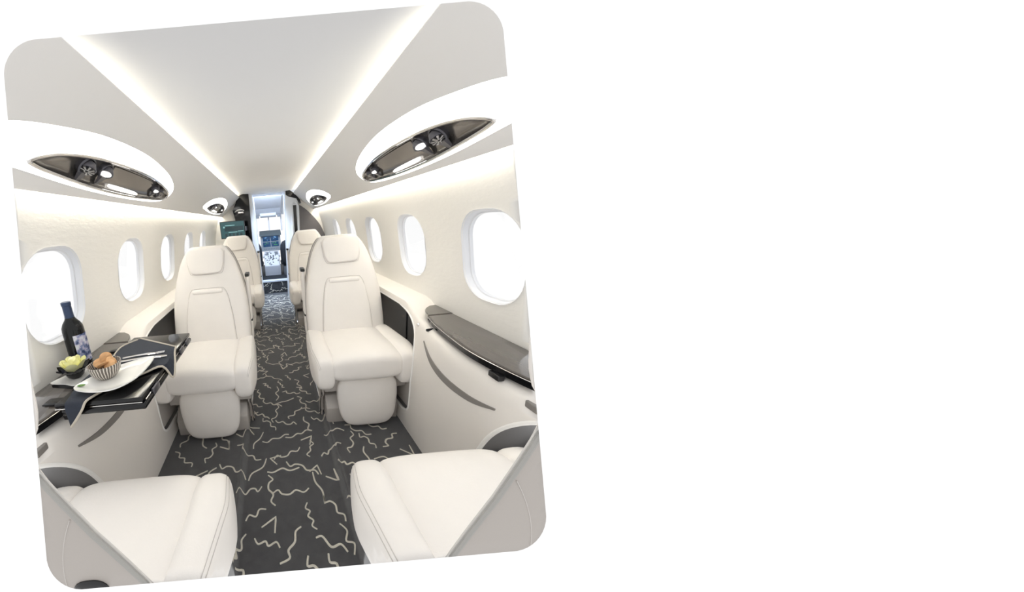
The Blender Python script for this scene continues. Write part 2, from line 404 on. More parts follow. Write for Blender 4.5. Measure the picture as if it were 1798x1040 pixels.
PSU_OFF = (0.0, 2.02)
for s, nm in ((-1, 'trim_1'), (1, 'trim_2')):
    ring = [(0.63, 1.24), (0.36, 1.473), (0.362, 1.4775), (0.368, 1.479), (0.416, 1.479), (0.416, 1.54), (0.46, 1.54), (0.76, 1.36), (0.76, 1.302), (0.645, 1.302), (0.638, 1.246), (0.634, 1.2405)]
    n = len(ring); v = [(s * x, y, z) for y in (0.2, 4.02) for x, z in ring]
    f = [(k, (k + 1) % n, n + (k + 1) % n, n + k) for k in range(n)] + [tuple(range(n)), tuple(range(n, 2 * n))[::-1]]
    b = mk(nm, v, f, BINM, smooth=False); tag(b, kind='structure', label='sloping ivory panel between ceiling light slot and %s sidewall' % ('left' if s < 0 else 'right'))
    cut = []
    H = smooth_closed(HALO_O, 6)
    for off in PSU_OFF:
        v, f = prism_vf(H, lambda p, h: bin_pt(s, p[0] + off, p[1], h), -0.018, 0.05); cut.append(mk('cutter', v, f, BINM, smooth=False))
    boolean(b, cut)
    v, f = box_vf(*sorted((s * 0.4145, s * 0.4105)), 0.35, 4.0, 1.4805, 1.508); mk('cove_light_strip', v, f, LEDCEIL, b, False)['label'] = 'warm white light strip'
    v, f = box_vf(*sorted((s * 0.650, s * 0.684)), 0.35, 4.0, 1.294, 1.300); mk('wall_wash_strip', v, f, LEDWALL, b, False)['label'] = 'warm white light strip'

# service panels with lit surround
def make_service_panel(s, off, label, glabel):
    root = empty('service_panel', tuple(bin_pt(s, 1.2 + off, 0.12, 0.0))); tag(root, label, 'service panel', 'overhead service panels')
    base = Vector(root.location)
    def P(y, t, h): return bin_pt(s, y + off, t, h) - base
    H = shrink(smooth_closed(HALO_O, 6), 0.001); N = len(H)
    # dished diffuser
    v = []; f = []
    for d, h in ((0, -0.001), (0.003, -0.010), (0.012, -0.0155), (0.03, -0.0165)):
        for p in shrink(H, d): v.append(P(p[0], p[1], h))
    for a in range(3):
        for k in range(N): f.append((a * N + k, a * N + (k + 1) % N, (a + 1) * N + (k + 1) % N, (a + 1) * N + k))
    f.append(tuple(3 * N + k for k in range(N)))
    mk('lit_surround', v, f, HALO, root)['label'] = 'glowing white recess around the dark panel'
    O = smooth_closed(PSU_O, 6); N = len(O)
    v = []; f = []
    prof = ((-0.002, -0.016), (-0.002, 0.003), (0.001, 0.006), (0.005, 0.0065), (0.0085, 0.004), (0.0095, -0.002))
    for d, h in prof:
        for p in shrink(O, d): v.append(P(p[0], p[1], h))
    for a in range(len(prof) - 1):
        for k in range(N): f.append((a * N + k, a * N + (k + 1) % N, (a + 1) * N + (k + 1) % N, (a + 1) * N + k))
    mk('bezel', v, f, CHROME, root)['label'] = 'polished metal rim'
    # dish: inner trough deeper on the ceiling side
    v = []; f = []; I = shrink(O, 0.009)
    cyc, ctc = 1.2, 0.105
    lev = ((1.0, 0.001), (0.93, -0.006), (0.80, -0.011), (0.55, -0.0135), (0.25, -0.0145))
    for sc, h in lev:
        for p in I: v.append(P(cyc + (p[0] - cyc) * (0.5 + 0.5 * sc if sc < 1 else 1), ctc + (p[1] - ctc) * sc, h))
    for a in range(len(lev) - 1):
        for k in range(N): f.append((a * N + k, a * N + (k + 1) % N, (a + 1) * N + (k + 1) % N, (a + 1) * N + k))
    f.append(tuple((len(lev) - 1) * N + k for k in range(N)))
    mk('dish', v, f, DISH, root)['label'] = 'smoked glossy metal dish'
    # gimbals
    U = (bin_pt(s, 0, 1, 0) - bin_pt(s, 0, 0, 0)).normalized(); Nn = (bin_pt(s, 0, 0, 1) - bin_pt(s, 0, 0, 0)).normalized(); Y = Vector((0, 1, 0))
    def gimbal(y, t, r, kind):
        tilt = (Nn * 0.62 - Y * 0.40 - U * 0.50).normalized(); A = tilt.cross(U).normalized(); B = tilt.cross(A)
        c0 = P(y, t, -0.004)
        vb, fb = lathe_vf([(r * 1.12, -0.010), (r * 1.15, 0.002), (r * 1.05, 0.006), (r * 0.92, 0.004), (r * 0.90, -0.004)], 24, c0, (U, Y, Nn))
        g = mk('reading_light' if kind == 'light' else 'air_nozzle', vb, fb, KNOB, root)
        vb, fb = lathe_vf([(r * 0.5, -r * 0.6), (r * 0.86, -r * 0.2), (r * 0.88, r * 0.42), (r * 0.80, r * 0.55), (r * 0.70, r * 0.50)], 24, c0, (A, B, tilt))
        mk('shroud', vb, fb, KNOB, g)
        if kind == 'light':
            vb, fb = lathe_vf([(r * 0.72, r * 0.45), (r * 0.5, r * 0.58), (0.0, r * 0.62)], 24, c0, (A, B, tilt)); mk('lens', vb, fb, LAMPL, g)['label'] = 'lit white lens'
        else:
            m2 = MB()
            for k in range(9):
                an = k * 2 * PI / 9; e1 = A * math.cos(an) + B * math.sin(an); e2 = tilt.cross(e1)
                q = [c0 + e1 * (r * a_) + e2 * (r * b_) + tilt * (r * h_) for h_ in (0.35, 0.70) for a_, b_ in ((0.15, -0.06), (0.72, -0.10), (0.72, 0.10), (0.15, 0.06))]
                m2.add(q, [(0, 1, 2, 3), (4, 7, 6, 5), (0, 4, 5, 1), (1, 5, 6, 2), (2, 6, 7, 3), (3, 7, 4, 0)])
            m2.add(*lathe_vf([(r * 0.72, r * 0.3), (r * 0.70, r * 0.40), (0, r * 0.48)], 24, c0, (A, B, tilt)))
            mk('nozzle_vanes', m2.v, m2.f, STEEL, g)
        # wedge-shaped tail beside the cup
        q0 = P(y, t - r * 0.7, -0.004)
        pts = [(-r * 0.8, 0.0), (r * 0.8, 0.0), (r * 0.35, -r * 1.5), (-r * 0.35, -r * 1.5)]
        v2 = [q0 + Y * a + U * b for a, b in pts] + [q0 + Y * a * 0.7 + U * b * 0.8 + Nn * (0.010 if b == 0 else 0.003) for a, b in pts]
        mk('shroud_tail', v2, [(0, 1, 2, 3), (4, 7, 6, 5), (0, 4, 5, 1), (1, 5, 6, 2), (2, 6, 7, 3), (3, 7, 4, 0)], KNOB, g)
    gimbal(0.945, 0.118, 0.029, 'nozzle'); gimbal(1.045, 0.121, 0.027, 'light'); gimbal(1.50, 0.108, 0.021, 'light'); gimbal(1.575, 0.104, 0.019, 'nozzle')
    # sealed dark cover between the lights
    pts = [(1.12, .145), (1.40, .140), (1.445, .125), (1.44, .098), (1.40, .085), (1.12, .085), (1.09, .10), (1.09, .135)]
    vb, fb = prism_vf(smooth_closed(pts, 4), lambda p, h: P(p[0], p[1], h), -0.014, -0.0095); mk('cover_plate', vb, fb, DISH, root)
    pts = [(1.15, .058), (1.34, .053), (1.36, .058), (1.34, .064), (1.15, .070), (1.13, .064)]
    vb, fb = prism_vf(smooth_closed(pts, 4), lambda p, h: P(p[0], p[1], h), -0.012, -0.002); mk('strip_light', vb, fb, LAMPL, root)['label'] = 'lit white strip lens'
    return root
make_service_panel(-1, 0, 'large dark oval service panel in glowing recess, overhead at left above nearest window', '')
make_service_panel(1, 0, 'large dark oval service panel in glowing recess, overhead at right above nearest window', '')
make_service_panel(-1, PSU_OFF[1], 'small distant oval service panel in glowing recess, left side above the monitor', '')
make_service_panel(1, PSU_OFF[1], 'small distant oval service panel in glowing recess, right side near grey bulkhead', '')

# ------------------------------------------------------------------ lower side panels, niches, consoles
def bulge(y):   # consoles bow into the cabin about y = 0.88
    return max(0.0, 0.040 * (1 - ((y - 0.88) / 0.36) ** 2)) if abs(y - 0.88) < 0.36 else 0.0
def low_x(y, z):
    b = interp([(0, 0.607), (0.15, 0.610), (0.30, 0.618), (0.45, 0.638), (0.56, 0.660), (0.62, 0.672)], z)
    return b - bulge(y) * min(1, max(0, (z - 0.2) / 0.35))
def niche_outline(y0, y1):
    if y0 < 0:
        pts = spline([Vector((*p, 0)) for p in [(-.14, .06), (-.14, .50), (.05, .585), (.25, .603), (.40, .600), (.50, .588), (.58, .560), (.645, .505), (.695, .435), (.728, .36), (.745, .29), (.745, .16), (.725, .11), (.68, .06)]], 4)
        return [(p.x, p.y) for p in pts]
    """from the aft corner; y0 near edge, y1 far edge"""
    L = [(y0 + .055, .115), (y0 + .018, .135), (y0, .18), (y0, .335), (y0 + .015, .45), (y0 + .06, .545), (y0 + .14, .600), (y0 + .26, .622)]
    R = [(y1 - .26, .622), (y1 - .14, .600), (y1 - .06, .545), (y1 - .015, .45), (y1, .335), (y1, .16), (y1 - .02, .11), (y1 - .06, .06)]
    pts = spline([Vector((*p, 0)) for p in L], 4) + spline([Vector((*p, 0)) for p in R], 4)
    return [(p.x, p.y) for p in pts]
NICHES = ((1.19, 2.02), (-0.14, 0.745), (2.64, 3.47))
for s, side, nm in ((-1, 'left', 'trim_3'), (1, 'right', 'trim_4')):
    ysl = [0.2 + 0.05 * i for i in range(77)]
    def zs_top(y): return 0.60 if y < 1.275 else 0.655
    v = []; f = []; K = 0
    for y in ysl:
        zt = min(0.655, max(0.600, 0.600 + (y - 1.27) / 0.10 * 0.055))
        ring = [(low_x(y, z), z) for z in (-0.02, 0.15, 0.30, 0.40, 0.48, 0.55, zt - 0.018)] + [(low_x(y, zt) + 0.006, zt - 0.006), (low_x(y, zt) + 0.02, zt), (0.80, zt + 0.012), (0.80, -0.02)]
        K = len(ring); v += [(s * x, y, z) for x, z in ring]
    for j in range(len(ysl) - 1):
        for k in range(K): f.append((j * K + k, j * K + (k + 1) % K, (j + 1) * K + (k + 1) % K, (j + 1) * K + k))
    f.append(tuple(range(K))); f.append(tuple((len(ysl) - 1) * K + k for k in range(K))[::-1])
    lp = mk(nm, v, f, LOWERM); tag(lp, kind='structure', label='cream lower side panel with seat niches, %s side' % side)
    cut = []
    for y0, y1 in NICHES:
        v, f = prism_vf(niche_outline(y0, y1), lambda p, h: (s * h, p[0], p[1]), 0.40, 0.775); cut.append(mk('cutter', v, f, LOWERM, smooth=False))
    boolean(lp, cut)
    lp.data.polygons.foreach_set('use_smooth', [True] * len(lp.data.polygons)); lp.data.set_sharp_from_angle(angle=math.radians(35))
    for y0, y1 in NICHES:
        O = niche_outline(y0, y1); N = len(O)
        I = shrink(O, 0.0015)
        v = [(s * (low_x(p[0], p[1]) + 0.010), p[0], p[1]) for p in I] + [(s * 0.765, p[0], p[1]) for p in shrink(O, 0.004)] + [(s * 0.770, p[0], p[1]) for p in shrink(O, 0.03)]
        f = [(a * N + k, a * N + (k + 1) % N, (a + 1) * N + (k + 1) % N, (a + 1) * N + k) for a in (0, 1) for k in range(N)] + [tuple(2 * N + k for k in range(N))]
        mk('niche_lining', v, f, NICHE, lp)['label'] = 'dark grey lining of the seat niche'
        path = [(s * (low_x(p[0], p[1]) + 0.002), p[0], p[1]) for p in O]
        tube('niche_rim', path, 0.006, RIMW, lp, 8, True)['label'] = 'pale moulded rim around niche'
        v, f = box_vf(*sorted((s * 0.638, s * 0.762)), y0 + 0.012, y1 - 0.012, 0.03, 0.33, 0.012)
        mk('niche_step', v, f, NICHEL, lp)['label'] = 'beige lower half of the niche'
        ym = y0 + 0.36 if y0 > 0 else y1 - 0.36
        v, f = box_vf(*sorted((s * 0.7625, s * 0.770)), ym - 0.002, ym + 0.002, 0.34, 0.60); mk('niche_seam', v, f, BLACK, lp, False)
    # crescent pull slot
    top = spline([Vector((0.705, .512, 0)), Vector((0.80, .492, 0)), Vector((0.93, .487, 0)), Vector((1.04, .505, 0)), Vector((1.125, .545, 0))], 6)
    bot = spline([Vector((0.705, .506, 0)), Vector((0.80, .472, 0)), Vector((0.93, .461, 0)), Vector((1.04, .482, 0)), Vector((1.125, .540, 0))], 6)
    n = len(top); v = []; f = []
    for h in (0.006, -0.003):
        for p in top + bot: v.append((s * (low_x(p.x, p.y) + h), p.x, p.y))
    for h in (0,):
        for i in range(n - 1):
            f.append((2 * n + i, 2 * n + i + 1, 3 * n + i + 1, 3 * n + i)); f.append((i, i + 1, 2 * n + i + 1, 2 * n + i)); f.append((n + i, n + i + 1, 3 * n + i + 1, 3 * n + i))
    f += [(0, 2 * n, 3 * n, n), (n - 1, 2 * n - 1, 4 * n - 1, 3 * n - 1)]
    mk('crescent_slot', v, f, SLOT, lp)['label'] = 'grey crescent-shaped slot'

def make_console(s, label):
    root = empty('side_console', (s * 0.72, 0.88, 0.60)); tag(root, label, 'console')
    base = Vector(root.location)
    front = spline([Vector(p) for p in [(0.705, 0.40, 0), (0.674, 0.58, 0), (0.645, 0.70, 0), (0.628, 0.82, 0), (0.632, 0.92, 0), (0.652, 1.07, 0), (0.675, 1.17, 0)]], 6)
    def lid(pts_front, yend):
        return [(p.x, p.y) for p in pts_front] + [(wall_x(0.64) - 0.002, pts_front[-1].y), (wall_x(0.64) - 0.002, pts_front[0].y)]
    def slab(name, O, z0, z1, m):
        I = shrink(O, 0.003); v = []; n = len(O)
        for pts, z in ((O, z0), (O, z1 - 0.003), (I, z1)): v += [Vector((s * p[0], p[1], z)) - base for p in pts]
        f = [(a * n + k, a * n + (k + 1) % n, (a + 1) * n + (k + 1) % n, (a + 1) * n + k) for a in (0, 1) for k in range(n)] + [tuple(range(n))[::-1], tuple(2 * n + k for k in range(n))]
        return mk(name, v, f, m, root)
    slab('table_lid', lid(front, 0), 0.636, 0.642, LID)['label'] = 'glossy grey-brown veneered lid'
    slab('lid_edge', [(p[0] + 0.002, p[1]) for p in lid(front, 0)], 0.612, 0.6355, GLOSSBLACK)['label'] = 'black gloss edge band'
    tip = spline([Vector(p) for p in [(0.6765, 1.176, 0), (0.695, 1.235, 0), (0.720, 1.275, 0), (0.752, 1.302, 0)]], 4)
    O = [(p.x, p.y) for p in tip] + [(wall_x(0.64) - 0.002, 1.306), (wall_x(0.64) - 0.002, 1.176)]
    slab('end_flap', O, 0.618, 0.644, LID)['label'] = 'short hinged end flap'
    path = [Vector((s * (p.x - 0.001), p.y, 0.634)) - base for p in front]
    tube('edge_trim', path, 0.0014, CHROME, root)['label'] = 'bright metal edge line'
    # latch and push buttons
    for nm, y, z, dy, dz, m in (('latch', 0.735, 0.603, 0.020, 0.009, BLACK), ('catch', 1.12, 0.596, 0.008, 0.008, BLACK), ('reading_switch', 0.620, 0.578, 0.018, 0.010, SLOT), ('end_switch', 1.222, 0.580, 0.010, 0.013, CHROME)):
        x = low_x(y, min(z, 0.59)) - 0.004
        if nm in ('latch', 'reading_switch'): v, f = box_vf(*sorted((s * x, s * (x + 0.02))), y - dy, y + dy, z - dz, z + dz, 0.003)
        else: v, f = lathe_vf([(0.0085, 0.03), (0.0095, 0.004), (0.007, -0.002), (0, -0.002)] if nm == 'end_switch' else [(0.006, 0.03), (0.006, 0.002), (0.004, 0), (0, 0)], 16, (s * x, y, z), (Vector((0, 1, 0)), Vector((0, 0, 1)), Vector((s, 0, 0))))
        mk(nm, [Vector(q) - base for q in v], f, m, root)
    return root
make_console(1, 'long brown glossy lidded console top along right sidewall under nearest window')
make_console(-1, 'brown glossy console top along left sidewall beneath the fold-out table')

# ------------------------------------------------------------------ seats
BACK = [(.30, .22), (.40, .226), (.5, .229), (.6, .227), (.67, .222), (.74, .210), (.80, .197), (.86, .180), (.90, .166), (.94, .148), (.97, .130), (1.0, .115)]
NEAR_BACK = [(.30, .232), (.60, .238), (.65, .238), (.683, .229), (.734, .203), (.774, .181), (.835, .153), (.86, .143), (.92, .120), (1.0, .095)]
def make_seat(inb, rec, thick, label, yf=-0.26, yb=0.08, near=False):
    """local: front of the seat faces -y; inb = +1/-1 side (local x) that faces the aisle"""
    root = empty('cabin_seat'); tag(root, label, 'seat', 'white leather cabin seats')
    def bp(u, d, w): return Vector((u, yb + thick * 0.5 + (w - 0.44) * rec - d, w))
    hwf = (lambda w: interp(NEAR_BACK, w) * 0.70) if near else (lambda w: interp(BACK, w))
    hws = (lambda w: interp(NEAR_BACK, w)) if near else (lambda w: interp(BACK, w) * 1.004)
    cb_ = 0
    mk('backrest', *pillow_vf(0.31, 0.975 if near else 0.998, hwf, cb_, thick * 0.5, bp, p=3.4, q=9, n=64, rows=48, kh=0.55, bulge=0.10), LEATHER, root)
    def bshell(u, d, w): return Vector((u, (0.1285 if near else yb + thick * 0.9 + (w - 0.44) * rec) - d, w))
    a_sh = (0.33, 0.985, hws, 0, 0.0028 if near else thick * 0.32, bshell)
    mk('back_shell', *pillow_vf(*a_sh, p=5, q=12, n=56, rows=40, kh=0.5), SHELL, root)['label'] = 'taupe rear shell of the seat back'
    # piping round the rear shell
    for ang, of in ((0.12, 0.001), (-0.16, 0.0022)):
        A = [pillow_path(a, *a_sh, p=5, q=12, n=50, kh=0.5, off=of, b0=-0.85, b1=0.97) for a in (ang, PI - ang)]
        tube('piping', A[0] + A[1][::-1], 0.0028 if ang < 0 else 0.0022, PIPING if ang < 0 else CORD, root, 6)
    # shaped centre panel
    def pp(u, d, w): return Vector((u, yb - 0.006 * 0 + (w - 0.44) * rec - d * 1.0 - 0.002, w))
    mk('back_panel', *pillow_vf(0.36, 0.757, lambda w: interp([(.36, .148), (.44, .146), (.60, .135), (.70, .119), (.757, .106)], w), 0, 0.016, pp, p=5, q=9, n=48, rows=30, kh=0.9), LEATHER, root)
    mk('back_panel_roll', *pillow_vf(-0.088, 0.088, 0.014, 0, 0.012, lambda u, d, w: Vector((w, yb - 0.012 + (0.75 + u - 0.44) * rec - d, 0.747 + u)), p=2.2, q=8, n=20, rows=16), LEATHER, root)
    mk('head_pad', *pillow_vf(0.848, 0.992, lambda w: interp([(.848, .090), (.90, .104), (.96, .110), (.992, .106)], w), 0, 0.020, lambda u, d, w: Vector((u, yb - 0.004 + (w - 0.44) * rec - d, w)), p=4.2, q=7, n=48, rows=20, kh=0.9), LEATHER, root)
    if not near:
        def fy(u, w):
            h = hwf(w); wn = (w - 0.6545) / 0.3435; E = max(0, 1 - abs(wn) ** 9) ** (1 / 9); uu = min(0.999, abs(u) / h)
            d = thick * 0.5 * E * (1 - uu ** 3.4) ** (1 / 3.4) * (1 + 0.10 * (1 - uu * uu) * (1 - wn * wn)); return bp(u, d - 0.0002, w)
        pw = [(.147, .46), (.143, .52), (.136, .60), (.126, .665), (.119, .70), (.112, .728), (.100, .752), (.08, .762), (0, .764)]
        q = spline([Vector((a, b, 0)) for a, b in pw], 5)
        tube('panel_seam', [fy(p.x, p.y) for p in q] + [fy(-p.x, p.y) for p in q[::-1][1:]], 0.0013, SEAM, root, 5)
        pw = [(.112, .970), (.111, .93), (.105, .88), (.096, .853), (.080, .843), (0, .8415)]
        q = spline([Vector((a, b, 0)) for a, b in pw], 5)
        tube('head_pad_seam', [fy(p.x, p.y) for p in q] + [fy(-p.x, p.y) for p in q[::-1][1:]], 0.0011, SEAM, root, 5)
    # cushion: centre pad and two bolsters
    ln = 0.122 if near else yb + 0.10
    cp = lambda u, d, w: Vector((u, w, 0.388 + d + (w - yf) * 0.0))
    mk('seat_pad', *pillow_vf(yf, ln, 0.182, 0, 0.080, cp, p=4.5, q=4.6, n=56, rows=34, kh=0.25, bulge=0.06), LEATHER, root)
    for sx in (-1, 1):
        hb = lambda w: interp([(yf, .050), (yf + 0.10, .058), (ln, .042 if near else .050)], w)
        cb = lambda w: sx * interp([(yf, .200), (yf + 0.12, .206), (ln, .172 if near else .195)], w)
        db = lambda w: interp([(yf, .105), (yf + 0.12, .092), (ln, .060 if near else .080)], w)
        zb = lambda u, d, w: Vector((u, w, interp([(yf, .366), (yf + 0.12, .378), (ln, .405 if near else .386)], w) + d))
        arg = (yf + 0.004, ln, hb, cb, db, zb)
        bo = mk('side_bolster', *pillow_vf(*arg, p=3.4, q=4.8, n=40, rows=30, kh=0.55), LEATHER, root)
        for ang in ((PI / 2 - sx * 0.62), (PI / 2 - sx * 0.86)):
            tube('stitching', pillow_path(ang, *arg, p=3.4, q=4.8, n=40, kh=0.55, off=0.0004, b0=-0.93, b1=0.7), 0.0009, THREAD, bo, 5)
    # legrest flap
    fp = lambda u, d, w: Vector((u, yf + 0.055 - 0.03 * 0 + (w - 0.05) * 0.05 - d, w))
    mk('leg_rest', *pillow_vf(0.048, 0.322, lambda w: interp([(.048, .128), (.12, .142), (.20, .152), (.322, .156)], w), 0.012, 0.030, fp, p=3.6, q=4.6, n=48, rows=26, kh=0.9, bulge=0.35), LEATHER, root)
    # pedestal: moulded base with sloped front
    def extr(name, prof, x0, x1, m, bev=0.006):
        bm = bmesh.new(); a = [bm.verts.new((x0, y, z)) for y, z in prof]; b = [bm.verts.new((x1, y, z)) for y, z in prof]; n = len(prof)
        for k in range(n): bm.faces.new((a[k], a[(k + 1) % n], b[(k + 1) % n], b[k]))
        bm.faces.new(a); bm.faces.new(b[::-1]); bmesh.ops.recalc_face_normals(bm, faces=bm.faces)
        bmesh.ops.bevel(bm, geom=list(bm.edges), offset=bev, segments=2, profile=0.5, affect='EDGES'); bm.verts.index_update()
        v = [tuple(q.co) for q in bm.verts]; f = [tuple(q.index for q in fc.verts) for fc in bm.faces]; bm.free()
        return mk(name, v, f, m, root)
    y1 = yf + 0.105
    extr('pedestal', [(y1, 0.023), (y1 - 0.01, 0.12), (y1 + 0.035, 0.175), (y1 + 0.36, 0.175), (y1 + 0.36, 0.023)], -0.19, 0.19, BASEM)
    extr('seat_frame', [(y1 - 0.03, 0.235), (y1 - 0.03, 0.30), (y1 + 0.38, 0.30), (y1 + 0.40, 0.20), (y1 + 0.06, 0.19)], -0.20, 0.22, BASEM)
    xi = inb * 0.20
    extr('side_bracket', [(y1 + 0.0, 0.30), (y1 - 0.005, 0.205), (y1 + 0.05, 0.135), (y1 + 0.07, 0.023), (y1 + 0.11, 0.023), (y1 + 0.10, 0.15), (y1 + 0.30, 0.20), (y1 + 0.36, 0.30)], *sorted((xi, xi + inb * 0.012)), BASEM, 0.003)
    pth = [(xi + inb * 0.013, y1 - 0.004, 0.285), (xi + inb * 0.013, y1 - 0.006, 0.205), (xi + inb * 0.013, y1 + 0.046, 0.135), (xi + inb * 0.013, y1 + 0.066, 0.03)]
    tube('bracket_edge', pth, 0.0045, CHROME, root)['label'] = 'polished metal edge'
    tube('recline_lever', [(xi + inb * 0.010, y1 + 0.05, 0.265), (xi + inb * 0.024, y1 + 0.05, 0.265), (xi + inb * 0.026, y1 + 0.05, 0.265)], [0.011, 0.011, 0.007], BLACK, root, 12)
    extr('floor_track', [(y1 + 0.10, 0.022), (y1 + 0.10, 0.036), (y1 + 0.55, 0.036), (y1 + 0.55, 0.022)], *sorted((inb * 0.165, inb * 0.195)), CHROME, 0.002)
    if near:
        extr('side_skirt', [(yf + 0.07, 0.05), (yf + 0.05, 0.30), (0.05, 0.30), (0.05, 0.05)], *sorted((inb * 0.205, inb * 0.226)), BLACK, 0.003)
    # stowed armrest alongside the back
    if near: return root
    ar = lambda u, d, w: Vector((inb * (0.224 + u * 1.0) , yb + 0.11 + thick * 0.4 + (w - 0.44) * max(rec, 0.16) - d, w))
    arm = mk('armrest', *pillow_vf(0.40, 0.80, 0.013, 0, 0.045, ar, p=3.5, q=6, n=24, rows=20, kh=0.6), LEATHER, root)
    for w0, w1 in ((0.788, 0.806), (0.515, 0.530)):
        mk('armrest_cap', *pillow_vf(w0, w1, 0.0145, 0, 0.047, ar, p=4, q=6, n=20, rows=8, kh=0.4), BLACK, arm)
    mk('armrest_foot', *pillow_vf(0.29, 0.405, 0.014, 0, 0.035, ar, p=4, q=6, n=20, rows=8, kh=0.4), BLACK, arm)
    return root
right_seat = make_seat(-1, 0.26, 0.125, 'white leather seat facing camera on right side of aisle, front pair')
right_seat.location = (0.412, 1.45, 0)
left_seat = make_seat(1, 0.26, 0.125, 'white leather seat facing camera behind the laid table, left side')
left_seat.location = (-0.392, 1.45, 0)
far_r = copy_tree(right_seat); far_r.location = (0.412, 2.93, 0); tag(far_r, 'smaller distant white seat on right, mostly hidden behind nearer right seat')
far_l = copy_tree(left_seat); far_l.location = (-0.372, 2.93, 0); tag(far_l, 'smaller distant white seat on left, below the monitor')
near_r = make_seat(1, 0.0, 0.044, 'cropped white seat in bottom right corner seen from behind its back', yf=-0.27, yb=0.078, near=True)
near_r.location = (0.412, 0.375, 0); near_r.rotation_euler = (0, 0, PI)
near_l = make_seat(-1, 0.0, 0.044, 'cropped white seat in bottom left corner seen from behind its back', yf=-0.27, yb=0.078, near=True)
near_l.location = (-0.412, 0.375, 0); near_l.rotation_euler = (0, 0, PI)
# rear pull handle and seams on the near seats
for root, hx in ((near_l, -(0.412 - 0.252)), (near_r, 0.412 - 0.252)):
    def rs(u, w, h): return Vector((u, 0.1312 + h, w))
    v, f = pillow_vf(-0.022, 0.022, 0.022, 0, 0.006, lambda u, d, w: rs(hx + w, 0.684 + u, d), p=2.4, q=2.6, n=24, rows=14)
    if root == near_l: mk('pull_handle', v, f, BLACK, root)['label'] = 'dark oval pull handle'
    sg = 1 if hx > 0 else -1
    tube('shell_seam', [rs(hx + sg * (-0.028 + 0.03 * t * t), 0.69 + 0.11 * t, 0.0) for t in [i / 10 for i in range(11)]], 0.0006, THREAD, root, 5)

# ------------------------------------------------------------------ fold-out table and what stands on it (left)
table = empty('fold_out_table', (-0.52, 0.94, 0.60)); tag(table, 'black gloss fold-out table in front of left seat, laid with napkin and plate', 'table')
tb = Vector(table.location)
def tbx(name, x0, x1, y0, y1, z0, z1, m, b=0.004, par=table):
    v, f = box_vf(x0, x1, y0, y1, z0, z1, b); return mk(name, [Vector(q) - tb for q in v], f, m, par)
TT = 0.664
tbx('table_leaf', -0.640, -0.392, 0.688, 0.938, 0.650, TT, GLOSSBLACK)
tbx('table_leaf', -0.640, -0.392, 0.941, 1.165, 0.650, TT, GLOSSBLACK)
tbx('lower_frame', -0.620, -0.384, 0.680, 1.150, 0.630, 0.6475, GLOSSBLACK, 0.006)
for y in (0.76, 1.02, 1.10):
    tbx('hinge', -0.391, -0.381, y - 0.022, y + 0.022, 0.636, 0.658, KNOB, 0.003)
tube('edge_strip', [Vector((-0.3905, 0.70, 0.6495)) - tb, Vector((-0.3905, 1.16, 0.6495)) - tb], 0.0018, CHROME, table, 6)
tube('edge_strip', [Vector((-0.638, 0.6865, 0.6495)) - tb, Vector((-0.394, 0.6865, 0.6495)) - tb], 0.0018, CHROME, table, 6)
tbx('support_arm', -0.70, -0.60, 0.715, 0.750, 0.6440, 0.6495, GLOSSBLACK)
tbx('support_arm', -0.70, -0.60, 1.06, 1.095, 0.6440, 0.6495, GLOSSBLACK)

# napkin runner
NZ = TT + 0.004
rows = [((-.590, 1.126, NZ), (-.400, 1.005, NZ)), ((-.632, 1.065, NZ), (-.388, .955, NZ)), ((-.630, 1.00, NZ), (-.374, .905, .648)), ((-.615, .945, NZ), (-.372, .862, .618)),
        ((-.622, .905, NZ), (-.395, .850, NZ)), ((-.632, .86, NZ), (-.44, .815, NZ)), ((-.633, .81, NZ), (-.485, .775, NZ)), ((-.626, .76, NZ), (-.520, .735, NZ)), ((-.612, .715, NZ), (-.538, .703, NZ)),
        ((-.603, .683, NZ), (-.545, .682, NZ - .001)), ((-.598, .672, .652), (-.552, .671, .650)), ((-.594, .668, .630), (-.570, .667, .626)), ((-.592, .666, .604), (-.590, .666, .603))]
La = spline([Vector(r[0]) for r in rows], 4); Ra = spline([Vector(r[1]) for r in rows], 4); NU = 14
v = []; f = []; th = 0.0022
for lay in (0, 1):
    for i, (a, b) in enumerate(zip(La, Ra)):
        for k in range(NU + 1):
            t = k / NU; p = a.lerp(b, t); i_n = i / len(La)
            x = p.x; z = p.z
            if x < -0.388: z = max(z, NZ) if p.y > 0.684 else z
            rip = 0.0035 * max(0, math.sin(t * 9 + i_n * 7 + 1.0)) * max(0, math.sin(i_n * 14)) * math.sin(PI * t)
            v.append(Vector((x, p.y, z + rip + (th if lay else 0))))
nr = len(La); q = (NU + 1)
for lay in (0, 1):
    o_ = lay * nr * q
    for i in range(nr - 1):
        for k in range(NU): f.append((o_ + i * q + k, o_ + i * q + k + 1, o_ + (i + 1) * q + k + 1, o_ + (i + 1) * q + k))
bd = [k for k in range(q)] + [i * q + NU for i in range(1, nr)] + [(nr - 1) * q + k for k in range(NU - 1, -1, -1)] + [i * q for i in range(nr - 2, 0, -1)]
for a, b in zip(bd, bd[1:] + bd[:1]): f.append((a, b, nr * q + b, nr * q + a))
nap = mk('napkin', v, f, NAVY); tag(nap, 'dark navy cloth napkin with beige hem draped over the table edges', 'napkin')
edge = [v[nr * q + k] for k in bd]
hem = []
cen = [v[nr * q + i * q + NU // 2] for i in range(nr)]
hp = [p + Vector((0, 0, 0.0018)) for p in edge]
hem_l = [La[i] + (Ra[i] - La[i]) * 0.0 for i in range(nr)]
mb = MB()
